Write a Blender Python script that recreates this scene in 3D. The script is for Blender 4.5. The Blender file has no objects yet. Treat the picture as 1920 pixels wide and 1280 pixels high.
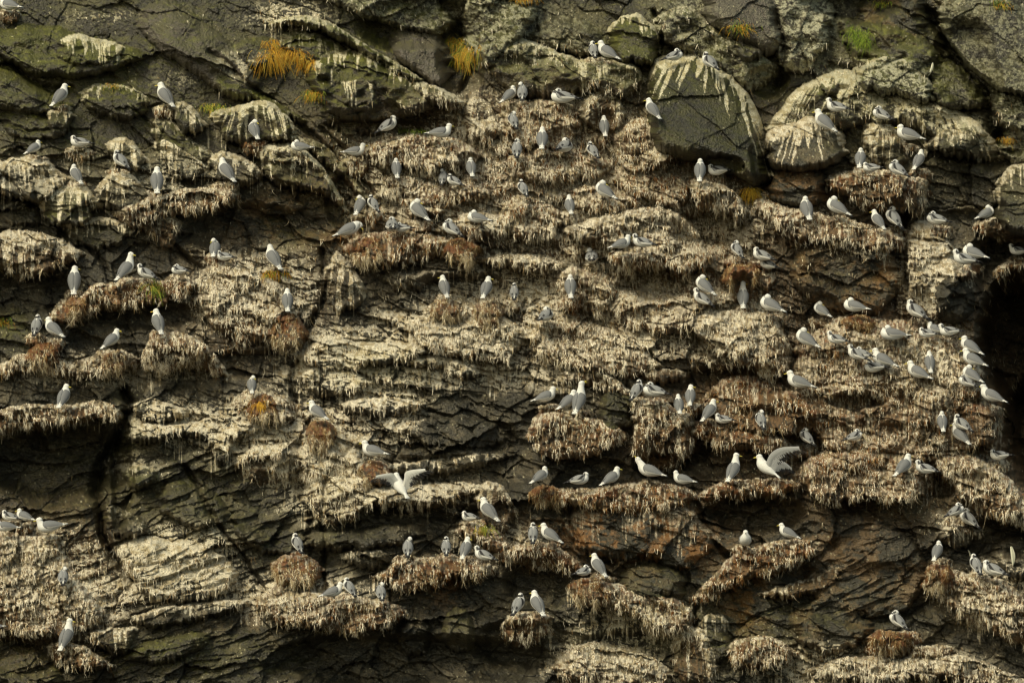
import bpy, math, random
import numpy as np

# ---------------------------------------------------------------- camera, sky, sun, exposure
SC = bpy.context.scene
COL = SC.collection
S = 0.0068            # metres per photo pixel at the cliff's reference distance
D0 = 60.0             # metres from camera to the cliff
cam_d = bpy.data.cameras.new('camera')
cam_d.sensor_width = 36.0
cam_d.lens = 36.0 * D0 / (1920 * S)
cam_d.clip_end = 500
cam = bpy.data.objects.new('camera', cam_d)
cam.location = (0, 0, 0)
cam.rotation_euler = (math.radians(90), 0, 0)
COL.objects.link(cam)
SC.camera = cam

SUN_EL, SUN_LEFT = 50.0, 40.0      # degrees above the horizon, degrees to the left of the viewing direction (behind the camera)
w = bpy.data.worlds.new('World')
SC.world = w
w.use_nodes = True
nt = w.node_tree
sky = nt.nodes.new('ShaderNodeTexSky')
sky.sky_type = 'NISHITA'
sky.sun_disc = False
sky.sun_elevation = math.radians(SUN_EL)
sky.sun_rotation = math.radians(180 + SUN_LEFT)
sky.dust_density = 4.0
sky.ozone_density = 0.6
bg = nt.nodes['Background']
bg.inputs[1].default_value = 0.135
wb_ = nt.nodes.new('ShaderNodeVectorMath'); wb_.operation = 'MULTIPLY'      # the photograph's warm white balance
wb_.inputs[1].default_value = (1.0, .97, .70)
nt.links.new(sky.outputs[0], wb_.inputs[0])
nt.links.new(wb_.outputs[0], bg.inputs[0])

sd = bpy.data.lights.new('sun', 'SUN')
sd.energy = 1.4
sd.angle = math.radians(14)
sd.color = (1.0, 0.955, 0.75)
sun = bpy.data.objects.new('sun', sd)
sun.rotation_euler = (math.radians(90 - SUN_EL), 0, math.radians(-SUN_LEFT))
COL.objects.link(sun)

SC.view_settings.view_transform = 'Standard'
SC.view_settings.look = 'None'
SC.view_settings.exposure = 0.38
SC.view_settings.gamma = 1.0
SC.render.film_transparent = False
SC.cycles.max_bounces = 4
SC.cycles.filter_width = 1.25

# ---------------------------------------------------------------- helpers: noise in numpy
def _hash(ix, iy, seed):
    h = (ix.astype(np.int64) * 374761393 + iy.astype(np.int64) * 668265263 + seed * 982451653) & 0xffffffff
    h = ((h ^ (h >> 13)) * 1274126177) & 0xffffffff
    h = ((h ^ (h >> 16)) * 2246822519) & 0xffffffff
    return ((h ^ (h >> 15)) & 0xffffff).astype(np.float32) / np.float32(0xffffff)

def vn(x, y, seed=0):
    """smooth value noise 0..1"""
    ix = np.floor(x); iy = np.floor(y)
    fx = (x - ix).astype(np.float32); fy = (y - iy).astype(np.float32)
    fx = fx * fx * (3 - 2 * fx); fy = fy * fy * (3 - 2 * fy)
    ix = ix.astype(np.int64); iy = iy.astype(np.int64)
    a = _hash(ix, iy, seed); b = _hash(ix + 1, iy, seed)
    c = _hash(ix, iy + 1, seed); d = _hash(ix + 1, iy + 1, seed)
    return (a * (1 - fx) + b * fx) * (1 - fy) + (c * (1 - fx) + d * fx) * fy

def fbm(x, y, seed=0, o=4):
    t = 0; a = 0.5; n = 0
    for k in range(o):
        t = t + a * vn(x, y, seed + 17 * k); n += a
        x = x * 2.03 + 11.3; y = y * 2.03 + 5.7; a *= 0.5
    return t / n

def voro(x, y, seed=0):
    """F1, F2, cell random a, cell random b, offset to the cell's point"""
    ix = np.floor(x).astype(np.int64); iy = np.floor(y).astype(np.int64)
    f1 = np.full(x.shape, 9.0, np.float32); f2 = f1.copy()
    ra = np.zeros(x.shape, np.float32); rb = ra.copy(); dx1 = ra.copy(); dy1 = ra.copy()
    for j in (-1, 0, 1):
        for i in (-1, 0, 1):
            cx = ix + i; cy = iy + j
            px = cx + 0.1 + 0.8 * _hash(cx, cy, seed); py = cy + 0.1 + 0.8 * _hash(cx, cy, seed + 1)
            dx = (x - px).astype(np.float32); dy = (y - py).astype(np.float32)
            d = dx * dx + dy * dy
            new = d < f1
            f2 = np.where(new, f1, np.minimum(f2, d))
            f1 = np.where(new, d, f1)
            ra = np.where(new, _hash(cx, cy, seed + 2), ra)
            rb = np.where(new, _hash(cx, cy, seed + 3), rb)
            dx1 = np.where(new, dx, dx1); dy1 = np.where(new, dy, dy1)
    return np.sqrt(f1), np.sqrt(f2), ra, rb, dx1, dy1

def crom(P, n):
    """Catmull-Rom through rows of P"""
    P = np.asarray(P, float); m = len(P)
    t = np.linspace(0, m - 1, n); i = np.minimum(t.astype(int), m - 2); f = (t - i)[:, None]
    p0 = P[np.maximum(i - 1, 0)]; p1 = P[i]; p2 = P[i + 1]; p3 = P[np.minimum(i + 2, m - 1)]
    return .5 * (2 * p1 + (p2 - p0) * f + (2 * p0 - 5 * p1 + 4 * p2 - p3) * f ** 2 + (3 * p1 - p0 - 3 * p2 + p3) * f ** 3)

def sst(a, b, x):
    t = np.clip((x - a) / (b - a), 0, 1)
    return t * t * (3 - 2 * t)

def mixc(c, col, m):
    return c * (1 - m[..., None]) + np.array(col, np.float32) * m[..., None]

# ---------------------------------------------------------------- helpers: objects and materials
def tag(o, label=None, cat=None, group=None, kind=None):
    if label: o['label'] = label
    if cat: o['category'] = cat
    if group: o['group'] = group
    if kind: o['kind'] = kind
    return o

def fast_mesh(name, V, Q, col=None, smooth=True):
    """mesh from numpy arrays; faces all quads or all triangles"""
    me = bpy.data.meshes.new(name)
    k = Q.shape[1]
    me.vertices.add(len(V)); me.vertices.foreach_set('co', V.astype(np.float32).ravel())
    me.loops.add(Q.size); me.loops.foreach_set('vertex_index', Q.astype(np.int32).ravel())
    me.polygons.add(len(Q))
    me.polygons.foreach_set('loop_start', np.arange(0, Q.size, k, dtype=np.int32))
    me.polygons.foreach_set('loop_total', np.full(len(Q), k, np.int32))
    me.update(calc_edges=True)
    me.polygons.foreach_set('use_smooth', np.full(len(Q), smooth, bool))
    if col is not None:
        at = me.color_attributes.new('tint', 'FLOAT_COLOR', 'POINT')
        c4 = np.ones((len(V), 4), np.float32); c4[:, :3] = col
        at.data.foreach_set('color', c4.ravel())
    return me

def tint_material(name, rough=0.9, spec=0.2, nscale=60.0, namp=0.35, bump=0.0, bscale=80.0, wet=0):
    """colour painted per vertex (stains, feathers), broken up by procedural noise"""
    m = bpy.data.materials.new(name); m.use_nodes = True
    t = m.node_tree; b = t.nodes['Principled BSDF']
    b.inputs['Roughness'].default_value = rough
    b.inputs['Specular IOR Level'].default_value = spec
    if wet:      # bare dark rock is damp, dry crust is dull
        mw = t.nodes.new('ShaderNodeMapRange'); mw.inputs['From Min'].default_value = .05; mw.inputs['From Max'].default_value = .25
        mw.inputs['To Min'].default_value = wet; mw.inputs['To Max'].default_value = rough
    at = t.nodes.new('ShaderNodeVertexColor'); at.layer_name = 'tint'
    tc = t.nodes.new('ShaderNodeTexCoord')
    nz = t.nodes.new('ShaderNodeTexNoise'); nz.inputs['Scale'].default_value = nscale; nz.inputs['Detail'].default_value = 3
    t.links.new(tc.outputs['Object'], nz.inputs['Vector'])
    mr = t.nodes.new('ShaderNodeMapRange')
    mr.inputs['From Min'].default_value = 0.3; mr.inputs['From Max'].default_value = 0.7
    mr.inputs['To Min'].default_value = 1 - namp; mr.inputs['To Max'].default_value = 1 + namp
    t.links.new(nz.outputs['Fac'], mr.inputs['Value'])
    mx = t.nodes.new('ShaderNodeVectorMath'); mx.operation = 'SCALE'
    t.links.new(at.outputs['Color'], mx.inputs[0]); t.links.new(mr.outputs[0], mx.inputs['Scale'])
    t.links.new(mx.outputs[0], b.inputs['Base Color'])
    if wet:
        t.links.new(at.outputs['Color'], mw.inputs['Value']); t.links.new(mw.outputs[0], b.inputs['Roughness'])
    if bump:
        n2 = t.nodes.new('ShaderNodeTexNoise'); n2.inputs['Scale'].default_value = bscale; n2.inputs['Detail'].default_value = 4
        t.links.new(tc.outputs['Object'], n2.inputs['Vector'])
        bp = t.nodes.new('ShaderNodeBump'); bp.inputs['Strength'].default_value = 1.0; bp.inputs['Distance'].default_value = bump
        t.links.new(n2.outputs['Fac'], bp.inputs['Height']); t.links.new(bp.outputs[0], b.inputs['Normal'])
    return m

M_ROCK = tint_material('stained_rock', 0.85, 0.5, 70, 0.36, 0.035, 38, wet=.42)
M_FIBRE = tint_material('dry_fibre', 0.9, 0.15, 90, 0.3)
M_FEATHER = tint_material('feather', 0.75, 0.2, 70, 0.07)
M_GRASS = tint_material('grass_blade', 0.7, 0.25, 40, 0.2)

# ---------------------------------------------------------------- the cliff: rock masses traced as (across, top, bottom) in steps of S metres
FEATS = []
def F(p, s, g=0.0, gl=40.0, fan=0.0, n=0.0, m=0.0, tr=14.0, br=7.0, v=0.0, bare=0.0, warm=0.0, thing=None, lich=0.0):
    pts = [tuple(float(q) for q in a.split(',')) for a in s.split()]
    FEATS.append(dict(p=p, pts=pts, g=g, gl=gl, fan=fan, n=n, m=m, tr=tr, br=br, v=v, bare=bare, warm=warm, thing=thing, lich=lich))

# upper left slabs
F(66, '-250,40,110 0,55,118 30,48,128 60,45,142 110,52,145 150,66,148 200,76,142 250,88,128 290,102,120', g=.0, m=.55, tr=35, br=16)
F(84, '95,60,118 130,62,130 160,68,132 200,76,128 245,90,118', g=.75, gl=38, m=.7, tr=25, br=20)
F(52, '-60,120,200 0,125,205 60,150,215 110,180,215 140,195,210', m=.3, tr=30, br=12)
F(56, '250,10,80 320,0,110 380,40,150 430,80,185 470,120,190 500,160,188', tr=45, br=25, bare=.9)
F(60, '385,150,172 410,128,182 440,140,184 470,160,188 500,178,202 540,205,222 578,226,236', g=.25, gl=14, m=.7, tr=14, br=8)
F(84, '395,202,245 430,200,266 470,188,272 500,184,268 530,205,268 555,236,262', g=.9, gl=50, fan=.6, m=.5, tr=16)
F(78, '322,197,225 340,188,244 360,195,255 387,228,252', g=.85, gl=55, fan=.8, tr=14)
F(66, '84,206,226 100,203,258 120,205,250 142,212,226', g=.95, gl=34, fan=.2, br=12)
F(30, '0,200,250 50,205,260 90,220,262 120,240,255', m=.25, tr=25)
F(40, '150,160,215 200,155,220 250,165,225 280,180,215', g=.5, gl=30, m=.5, tr=20, br=14)
F(76, '195,268,285 220,258,308 250,262,318 278,292,318', g=.95, gl=50, fan=.9, tr=14)
F(42, '280,215,262 320,225,290 360,262,310 400,282,300', g=.45, gl=40, m=.3, tr=18, br=14)
F(92, '-80,310,360 0,300,365 25,296,374 60,292,380 95,297,374 127,325,356', g=1, gl=80, fan=.5, tr=22, br=10)
F(86, '72,372,402 100,352,420 130,347,424 160,352,418 187,376,402', g=1, gl=60, fan=.5, m=.4, tr=20)
F(82, '172,352,376 200,328,390 230,322,398 260,335,392 284,362,378', g=.95, gl=52, fan=.9, tr=16)
F(46, '290,240,290 330,262,330 365,290,345 385,310,335', g=.6, gl=50, fan=.3, tr=18, br=16)
F(76, '385,292,320 420,282,338 450,290,352 480,310,348 497,326,342', g=.9, gl=45, fan=.5, tr=14)
F(100, '212,388,424 240,374,434 280,366,424 310,362,408 350,352,404 400,347,398 430,347,392 457,362,382', g=.9, gl=46, n=.35, v=.9, tr=13, br=6)
F(52, '255,398,420 290,395,452 320,402,472 340,412,440', g=.85, gl=60, v=.6, tr=12, br=12)
F(92, '-80,440,500 0,436,510 20,430,520 50,432,522 90,440,512 130,450,503 162,472,488', g=1, gl=95, v=.5, tr=16, br=6)
F(42, '115,416,452 150,405,464 200,410,464 252,418,446', g=.7, gl=40, m=.2, tr=14)
F(30, '0,385,420 40,378,425 80,395,425', g=.3, gl=20, tr=18)
F(84, '478,266,322 520,265,348 550,272,356 580,285,360 610,320,372 640,365,398 656,400,414', g=.85, gl=50, fan=.6, m=.4, tr=14, br=7)
F(48, '560,252,276 600,266,302 640,305,337 670,340,364 696,371,381', g=.35, gl=22, m=.6, tr=12)
F(46, '490,235,262 530,240,268 570,262,285 590,280,298', g=.7, gl=26, m=.4, tr=12)
F(124, '572,112,190 600,98,214 650,92,226 700,100,228 750,135,224 800,165,216 832,188,204', m=.6, tr=40, br=26, g=.85, gl=26)
F(130, '585,118,150 610,112,165 640,122,165 655,140,158', g=1, gl=55, tr=22, br=18, fan=.3)
F(132, '622,145,190 650,138,205 690,135,208 715,150,195', g=1, gl=62, tr=20, br=16)
F(104, '502,42,62 540,28,52 600,36,60 650,60,84 700,88,114 750,118,146 800,148,180', g=.6, gl=16, m=.9, tr=9, br=6)
F(112, '760,140,172 800,155,196 840,172,206 872,190,204', g=.8, gl=32, fan=.4, m=.3, tr=12)
F(64, '520,60,100 570,58,115 620,75,130 680,105,135', m=.8, g=.35, gl=36, tr=22, br=14)
F(50, '732,68,88 750,55,116 790,50,146 820,62,166 848,92,142', bare=1, tr=26, br=20, thing='grey angular rock wedged in the dark gap left of the long hanging grass')
F(74, '560,-60,0 620,-60,8 680,-40,34 720,-30,46 780,-30,62 830,10,74 862,40,66', g=.25, gl=26, m=.4, tr=30, br=12, lich=.5)
F(40, '440,80,118 470,70,130 505,72,128 530,90,120', m=.3, tr=18)
F(32, '600,190,232 650,200,252 700,210,252 745,215,245', m=.4, tr=16, br=8)
# upper middle
F(96, '862,30,110 885,-30,124 920,-60,128 960,-60,90 1012,-50,60', g=.35, gl=90, m=.5, tr=40, br=20, lich=.7)
F(88, '905,96,160 940,78,176 980,72,186 1020,85,186 1060,100,180 1100,110,168 1150,120,152', g=.9, gl=34, m=.6, tr=14, br=26)
F(50, '1000,40,90 1050,30,100 1110,45,105 1140,70,100', tr=24, br=20, g=.2, gl=20, lich=.3)
F(92, '1062,124,160 1100,113,178 1150,113,182 1190,120,176 1212,142,160', g=.8, gl=40, m=.5, tr=16, br=22, lich=.3)
F(92, '1138,54,95 1160,33,114 1190,28,122 1220,46,122 1242,74,108', g=.95, gl=34, fan=.5, m=1, tr=22, br=16, thing='small rounded mossy boulder with pale streaks on its crown')
F(130, '1212,150,250 1232,112,286 1280,100,300 1330,104,306 1380,148,332 1420,208,350 1448,278,334', g=1, gl=95, fan=1.1, m=.7, tr=75, br=34, thing='large rounded dark boulder streaked white from its crown, two gulls standing on top')
F(84, '1225,22,96 1280,10,104 1320,36,124 1370,66,154 1420,92,178 1466,120,166', g=.4, gl=32, fan=.5, tr=22, br=34, m=.3, lich=.5)
F(106, '1370,70,100 1400,80,120 1440,95,110', g=.6, gl=22, fan=.6, tr=14)
F(108, '1312,-60,30 1350,-70,62 1400,-70,92 1440,-40,108 1472,24,84', bare=1, tr=60, br=34, thing='smooth brown boulder at the top edge of the picture, left of the lichen-spotted rock')
F(84, '1440,-40,120 1480,-50,135 1530,-50,128 1560,0,110', tr=40, br=30, lich=1.3, bare=.6)
F(96, '1572,48,100 1620,38,132 1680,50,142 1740,80,152 1785,116,152', m=.5, tr=30, br=20, g=.15, gl=20)
F(112, '1598,132,162 1640,107,178 1690,110,188 1730,140,198 1758,170,192', m=.7, g=.8, gl=30, lich=1, tr=20, br=20, thing='mossy boulder spotted with pale lichen, under the green grass at top right')
F(94, '1738,134,182 1770,112,204 1810,130,208 1848,172,204', m=.7, lich=.3, tr=26, br=20, thing='rounded mossy boulder beside the upright white feather at top right')
F(150, '1762,14,50 1790,-20,96 1830,-50,140 1870,-30,170 1920,10,184 2000,40,200 2180,60,220', g=.3, gl=50, lich=.45, m=.4, tr=40, br=12, thing='large pale lichen-covered rock slab in the top right corner')
F(94, '1848,182,226 1880,166,242 1930,168,246 2020,180,240', lich=.6, m=.3, tr=22, br=14)
F(40, '1600,0,60 1660,-30,60 1700,-40,110 1740,-20,120', tr=30, br=24, warm=.4)
F(92, '1442,232,262 1460,192,286 1490,160,296 1540,140,262 1600,134,240 1650,164,236 1700,176,240 1760,190,262 1820,214,300 1860,244,330 1880,278,326', g=.9, gl=80, fan=.9, m=.3, tr=26, br=20)
F(124, '1428,270,296 1450,240,316 1490,222,326 1530,214,322 1570,234,310 1592,262,290', g=1.3, gl=105, fan=1.0, tr=26, br=20, thing='bulging rock fanned with white streaks, below the gull pair left of the upper right ledge')
F(112, '1732,262,288 1770,235,292 1810,238,300 1850,262,312 1872,290,318', g=.75, gl=34, fan=.5, tr=18)
F(86, '1618,222,300 1650,224,312 1680,240,330 1700,262,330', g=.7, gl=90, n=.4, tr=16, br=14)
F(70, '1436,338,372 1470,312,386 1510,308,390 1552,330,378', warm=.6, tr=28, br=20, thing='dull red-brown boulder under the streaked bulging rock, right of the orange grass')
F(104, '1540,330,352 1580,319,374 1640,317,392 1700,324,398 1742,334,392', g=.8, gl=44, n=.6, v=.9, tr=13, br=6)
F(100, '1698,330,396 1720,330,410 1742,336,390', g=.6, gl=70, n=.5, v=.6, tr=8)
F(94, '1405,362,410 1450,378,432 1500,390,456 1550,404,462 1600,412,468 1650,426,476 1704,432,482', g=.75, gl=46, n=.6, v=.9, tr=14, br=7)
F(82, '1478,480,545 1520,452,568 1580,442,584 1650,452,590 1694,478,574', tr=34, br=26, warm=.5, m=.2)
F(86, '1696,425,560 1720,412,580 1750,418,600 1780,450,580 1804,482,532', g=1, gl=170, v=.3, tr=22, br=24)
F(60, '1748,528,590 1790,512,606 1828,546,584', g=.4, gl=10, tr=34, br=30, thing='dark rounded rock below the trio of gulls at the cave mouth on the right')
F(66, '1828,418,442 1870,404,454 1930,408,456 2040,410,450', g=.7, gl=24, v=.5, tr=10)
F(66, '1860,502,540 1890,486,552 1930,488,550 2040,490,540', g=.6, gl=40, n=.5, v=.6, tr=14)
F(104, '1864,346,414 1890,316,434 1930,300,446 2000,310,440 2040,340,420', g=.5, gl=70, m=.3, tr=40, br=20, thing='rounded boulder with thin white drips cut by the right edge of the picture')
F(84, '1862,262,290 1890,238,306 1930,230,308 2000,250,300', lich=.5, m=.4, tr=26, br=16)
# centre top
F(100, '678,266,300 720,256,314 780,249,318 830,254,322 880,268,318 905,292,306', g=.9, gl=50, n=.6, v=1, tr=12)
F(62, '932,204,240 970,191,268 1020,186,282 1060,190,278 1094,206,262', g=.9, gl=60, n=.6, v=1, tr=12)
F(60, '1088,182,232 1120,167,244 1150,177,240 1172,212,226', g=.95, gl=50, v=.6, tr=14)
F(74, '1152,242,292 1180,226,306 1220,222,318 1250,238,312 1278,264,292', g=.95, gl=70, fan=.6, n=.4, v=.8, tr=16)
F(44, '868,190,250 890,180,265 920,205,270 940,235,262', g=.8, gl=70, fan=.3, tr=14)
F(48, '720,335,368 770,328,375 830,345,380 880,338,376 930,340,370', g=.8, gl=30, n=.5, v=.9)
F(50, '940,290,325 990,285,335 1050,283,338 1110,295,335 1150,290,330', g=.85, gl=50, n=.5, v=1)
F(54, '1150,308,362 1200,304,372 1250,322,388 1300,338,394', g=.9, gl=60, v=.9, n=.3)
F(146, '1285,340,378 1320,338,392 1355,345,402 1390,370,422 1408,396,416', g=.95, gl=60, fan=.4, v=.9, tr=14, br=6)
F(52, '850,402,430 880,394,442 930,400,446 965,410,436', g=1, gl=40, v=.4)
F(60, '928,392,430 960,378,444 1000,374,450 1040,384,444 1062,402,430', g=.8, gl=50, n=.6, v=1)
F(66, '638,452,482 670,436,494 720,434,498 770,430,492 820,440,486 868,449,480', g=.8, gl=44, n=.7, v=1, br=5)
F(48, '745,370,400 790,366,410 840,375,408', g=.8, gl=40, n=.4, v=.8)
F(50, '1060,350,385 1110,350,395 1150,358,400 1200,365,395', g=.8, gl=44, n=.5, v=.9)
F(86, '1048,424,444 1100,410,462 1150,400,474 1200,386,484 1250,390,504 1300,420,520 1330,458,524 1346,498,526', g=.95, gl=90, fan=.5, v=.8, tr=18, br=8)
F(90, '1145,478,500 1180,468,510 1230,466,508 1262,480,500', g=.8, gl=30, n=.7, v=1)
F(50, '900,480,500 960,474,505 1010,480,510 1060,490,505', g=.7, gl=24, v=.5)
F(46, '700,505,530 760,510,545 820,500,530 870,508,525', g=.3, gl=20, tr=12)
F(50, '1040,505,560 1080,500,580 1130,510,590 1160,520,560', g=.8, gl=90, n=.4, v=.9)
F(50, '608,480,560 630,470,590 660,500,580 690,540,570', g=.9, gl=90, fan=.4, tr=16)
# left middle
F(74, '94,578,616 110,556,620 140,556,606 175,536,588 220,528,582 270,522,576 300,526,572 340,515,566 372,520,554', g=.85, gl=34, n=.6, v=1, tr=12, br=6)
F(50, '362,502,600 400,490,616 440,496,640 480,510,645 530,528,634 555,562,616', g=.85, gl=90, v=.8, tr=22, br=18)
F(60, '380,560,590 430,556,598 490,572,606 540,590,610', g=.9, gl=24, v=.7)
F(74, '-80,690,712 0,680,708 30,664,698 80,660,694 130,675,702 170,668,706 190,656,706 230,652,704 264,666,700', g=.85, gl=34, v=1, n=.2, br=5)
F(80, '258,652,704 280,632,712 320,622,698 360,630,688 390,650,696 420,680,708 434,700,712', g=.95, gl=60, v=1, n=.3, tr=14, br=6)
F(90, '-80,770,815 0,764,812 60,756,806 110,760,800 160,756,796 200,750,794 236,768,798', g=.85, gl=40, v=1, n=.2, tr=12, br=5)
F(60, '244,756,776 280,748,794 330,760,788 364,770,782', g=.9, gl=26, tr=10)
F(60, '240,806,840 270,790,836 320,796,824 372,790,818 400,780,836 440,778,830 490,792,822', g=.85, gl=24, tr=10, br=6)
F(56, '440,742,770 480,736,790 530,740,792 560,752,780', g=.8, gl=44, n=.3, v=.7)
F(50, '396,800,850 415,795,870 440,802,850', g=1, gl=60, tr=8)
F(50, '440,850,905 480,835,915 530,830,905 575,840,890', g=.95, gl=70, v=.4, tr=16, br=8)
F(54, '548,806,900 580,790,960 620,800,985 660,832,975 705,872,962', g=1, gl=170, v=.4, tr=26, br=10)
F(58, '556,662,690 590,640,702 640,636,700 700,642,684 780,640,684 806,652,672', g=.95, gl=38, tr=12, br=6)
F(50, '560,690,720 600,684,745 650,692,740 700,705,735', g=.7, gl=40, tr=10)
F(70, '636,908,962 700,914,956 760,914,956 820,904,950 870,904,934 905,906,926', g=.95, gl=50, v=.3, tr=18, br=5)
F(58, '700,868,886 760,866,888 830,858,888 880,850,880 940,845,868', g=.7, gl=24, tr=10, br=6)
F(60, '888,912,950 910,902,985 940,910,1000 965,940,985', g=.9, gl=60, fan=.9, v=.4, tr=12)
F(48, '640,750,775 700,745,780 760,748,775 800,755,770', g=.7, gl=20, tr=8)
F(40, '760,790,830 830,780,840 900,785,845 960,795,835', tr=14, br=8)
F(40, '740,840,866 820,836,864 900,838,862 980,842,860', g=.15, gl=14, tr=10, br=6)
F(60, '230,880,905 260,870,915 300,882,905', g=.7, gl=12, m=.4, tr=8)
F(40, '290,900,960 340,905,985 390,915,990 430,940,985', tr=20, br=14)
F(38, '425,880,1000 480,890,1030 540,880,1040 590,880,1030', tr=20, br=14)
F(50, '215,1012,1060 260,1005,1110 320,1010,1130 380,1020,1130 430,1045,1120 455,1075,1105', g=.9, gl=300, tr=20, br=14)
F(60, '200,940,1000 240,960,1010 280,980,1010', g=.3, gl=30, tr=14)
F(50, '250,1150,1180 320,1135,1175 400,1125,1160 470,1120,1150', g=.75, gl=24, tr=10, br=6)
F(56, '160,1180,1215 220,1175,1225 260,1170,1205', g=.6, gl=30, tr=10)
F(46, '230,1215,1250 320,1190,1240 400,1180,1215', g=.15, gl=20, m=.4, tr=14)
F(80, '-80,1000,1190 0,998,1186 50,1002,1190 100,1020,1190 160,1098,1186 196,1136,1172', g=.85, gl=280, v=1, n=.35, tr=26, br=8)
F(84, '90,1200,1244 120,1200,1250 160,1212,1256 208,1242,1258', g=.6, gl=44, v=.8, n=.4)
F(50, '-80,1215,1300 0,1200,1300 60,1210,1300 120,1250,1290', tr=30, br=20, m=.3)
# centre
F(58, '768,592,640 800,574,662 850,570,668 900,576,674 950,590,682 990,612,670', g=1, gl=110, v=.5, tr=22, br=7)
F(60, '988,622,672 1040,600,688 1100,600,696 1160,620,704 1200,640,708 1244,682,704', g=.85, gl=70, v=.9, tr=16)
F(58, '756,672,690 820,665,694 880,680,710 920,688,704', g=1, gl=24, tr=10, br=5)
F(60, '1148,562,600 1200,540,622 1260,550,626 1326,570,628', g=.95, gl=60, v=.6, tr=16)
F(66, '1040,690,716 1100,694,722 1150,706,742 1190,730,750', g=.8, gl=30, v=.6, tr=10)
F(104, '990,802,840 1010,772,858 1050,772,862 1090,778,860 1140,785,848 1168,802,836', g=.9, gl=60, n=.7, v=1, tr=16, br=6)
F(64, '1122,748,790 1150,728,806 1192,746,796', tr=26, br=20, m=.3, thing='squared grey-brown rock between the calling gull and the gull pair on the next mound')
F(108, '1176,778,850 1190,752,876 1230,744,884 1270,768,884 1306,776,862', g=.95, gl=84, n=.6, v=1, tr=18, br=7)
F(92, '1288,778,834 1340,788,838 1400,800,846 1450,812,852 1494,832,850', g=.8, gl=40, n=.6, v=1)
F(98, '1286,592,640 1330,580,654 1380,582,676 1430,584,706 1460,600,726 1494,652,718', g=1, gl=110, fan=.5, v=.8, tr=24, br=8)
F(98, '1318,732,790 1350,705,804 1400,703,810 1450,714,810 1500,735,816 1556,762,814', g=.75, gl=70, n=.9, v=1, tr=20, br=7)
F(70, '1200,690,715 1240,688,720 1290,695,715', g=.6, gl=20, v=.5)
# right ridge
F(84, '1486,650,860 1530,602,860 1600,590,860 1680,600,866 1740,618,868 1790,640,866 1830,690,860 1870,742,845 1888,772,826', g=.75, gl=300, n=.8, v=1, tr=40, br=10)
F(108, '1540,722,748 1580,700,744 1620,704,750 1654,716,764', g=.95, gl=44, n=.6, v=1, tr=12, br=5)
F(106, '1694,742,792 1720,720,826 1760,714,840 1802,742,834', g=1, gl=120, fan=.5, n=.3, v=.8, tr=20)
F(104, '1800,752,800 1840,748,835 1878,770,825', n=.8, g=.3, gl=40, v=.8, tr=20, br=14)
F(112, '1498,872,926 1520,850,944 1580,840,940 1640,838,934 1700,845,944 1748,872,948', g=.85, gl=90, n=.8, v=1, tr=22, br=6)
F(104, '1742,850,884 1790,838,930 1840,856,962 1900,900,984 1930,930,994 2060,1000,1080', g=.9, gl=130, n=.5, v=1, tr=24, br=10)
F(96, '1540,770,800 1600,772,806 1660,775,800', g=.5, gl=20, n=.4, v=.5, tr=10)
# lower middle
F(94, '998,922,948 1040,912,948 1080,915,948 1120,911,960 1200,903,962 1250,905,960 1300,910,954 1312,932,946', g=.85, gl=46, n=.8, v=1, tr=14, br=6)
F(62, '1052,962,1012 1080,945,1040 1150,945,1052 1220,945,1052 1290,950,1066 1350,990,1056', warm=1, g=.5, gl=60, tr=20, br=16)
F(92, '1302,926,946 1350,904,938 1400,897,934 1450,895,934 1504,896,924', g=.6, gl=30, n=.8, v=1)
F(56, '560,1000,1030 640,992,1035 720,985,1025 800,975,1010', tr=12, br=8)
F(60, '640,1035,1062 700,1030,1066 740,1035,1060', g=.4, gl=20, tr=10)
F(74, '840,992,1010 880,977,1008 920,982,1034 965,1018,1052', g=.75, gl=36, n=.5, v=.9)
F(88, '700,1072,1096 740,1052,1104 780,1045,1110 850,1042,1088 900,1050,1092 934,1056,1088', g=.8, gl=46, n=.6, v=1, br=5)
F(78, '928,1036,1062 980,1019,1060 1030,1020,1066 1070,1040,1076 1104,1062,1084', g=.8, gl=40, n=.5, v=1)
F(94, '478,1114,1162 520,1094,1176 600,1110,1182 660,1118,1186 720,1124,1182 764,1130,1168', g=.95, gl=60, n=.5, v=.9, tr=16, br=5)
F(84, '938,1164,1198 970,1148,1210 1010,1150,1200 1032,1172,1196', g=.8, gl=50, n=.5, v=.9)
F(90, '1058,1094,1126 1090,1080,1130 1130,1085,1138 1180,1100,1152 1230,1110,1184 1280,1118,1198 1312,1150,1184', g=.9, gl=70, n=.6, v=1, tr=16, br=7)
F(62, '1158,1078,1100 1200,1057,1118 1250,1058,1124 1288,1086,1122', tr=30, br=24, m=.2, thing='dark oval boulder right of the gull pair on the lower centre ledge')
F(56, '828,1168,1196 845,1142,1216 870,1138,1222 895,1165,1205', tr=34, br=30, m=.3, thing='round grey-green boulder in the dark hollow below the lower centre ledge')
F(50, '740,1175,1215 775,1160,1230 810,1165,1225', tr=24, br=24)
F(80, '1038,1222,1282 1080,1204,1300 1130,1204,1300 1200,1222,1300 1262,1240,1300', g=.9, gl=70, v=.8, tr=18)
F(70, '1258,1200,1260 1285,1172,1280 1320,1180,1290 1345,1230,1290', g=.95, gl=90, v=.6, tr=14, br=10)
F(88, '1358,1212,1240 1400,1194,1256 1450,1194,1252 1494,1216,1238', g=.9, gl=50, n=.5, v=1)
F(84, '1298,1112,1136 1340,1076,1126 1380,1036,1100 1430,1020,1080 1480,1010,1068 1544,1008,1042', g=.8, gl=56, n=.8, v=1, tr=14, br=6)
F(70, '1428,1110,1124 1500,1090,1118 1550,1066,1100 1592,1050,1074', g=.6, gl=26, v=.4, tr=14, br=5)
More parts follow.
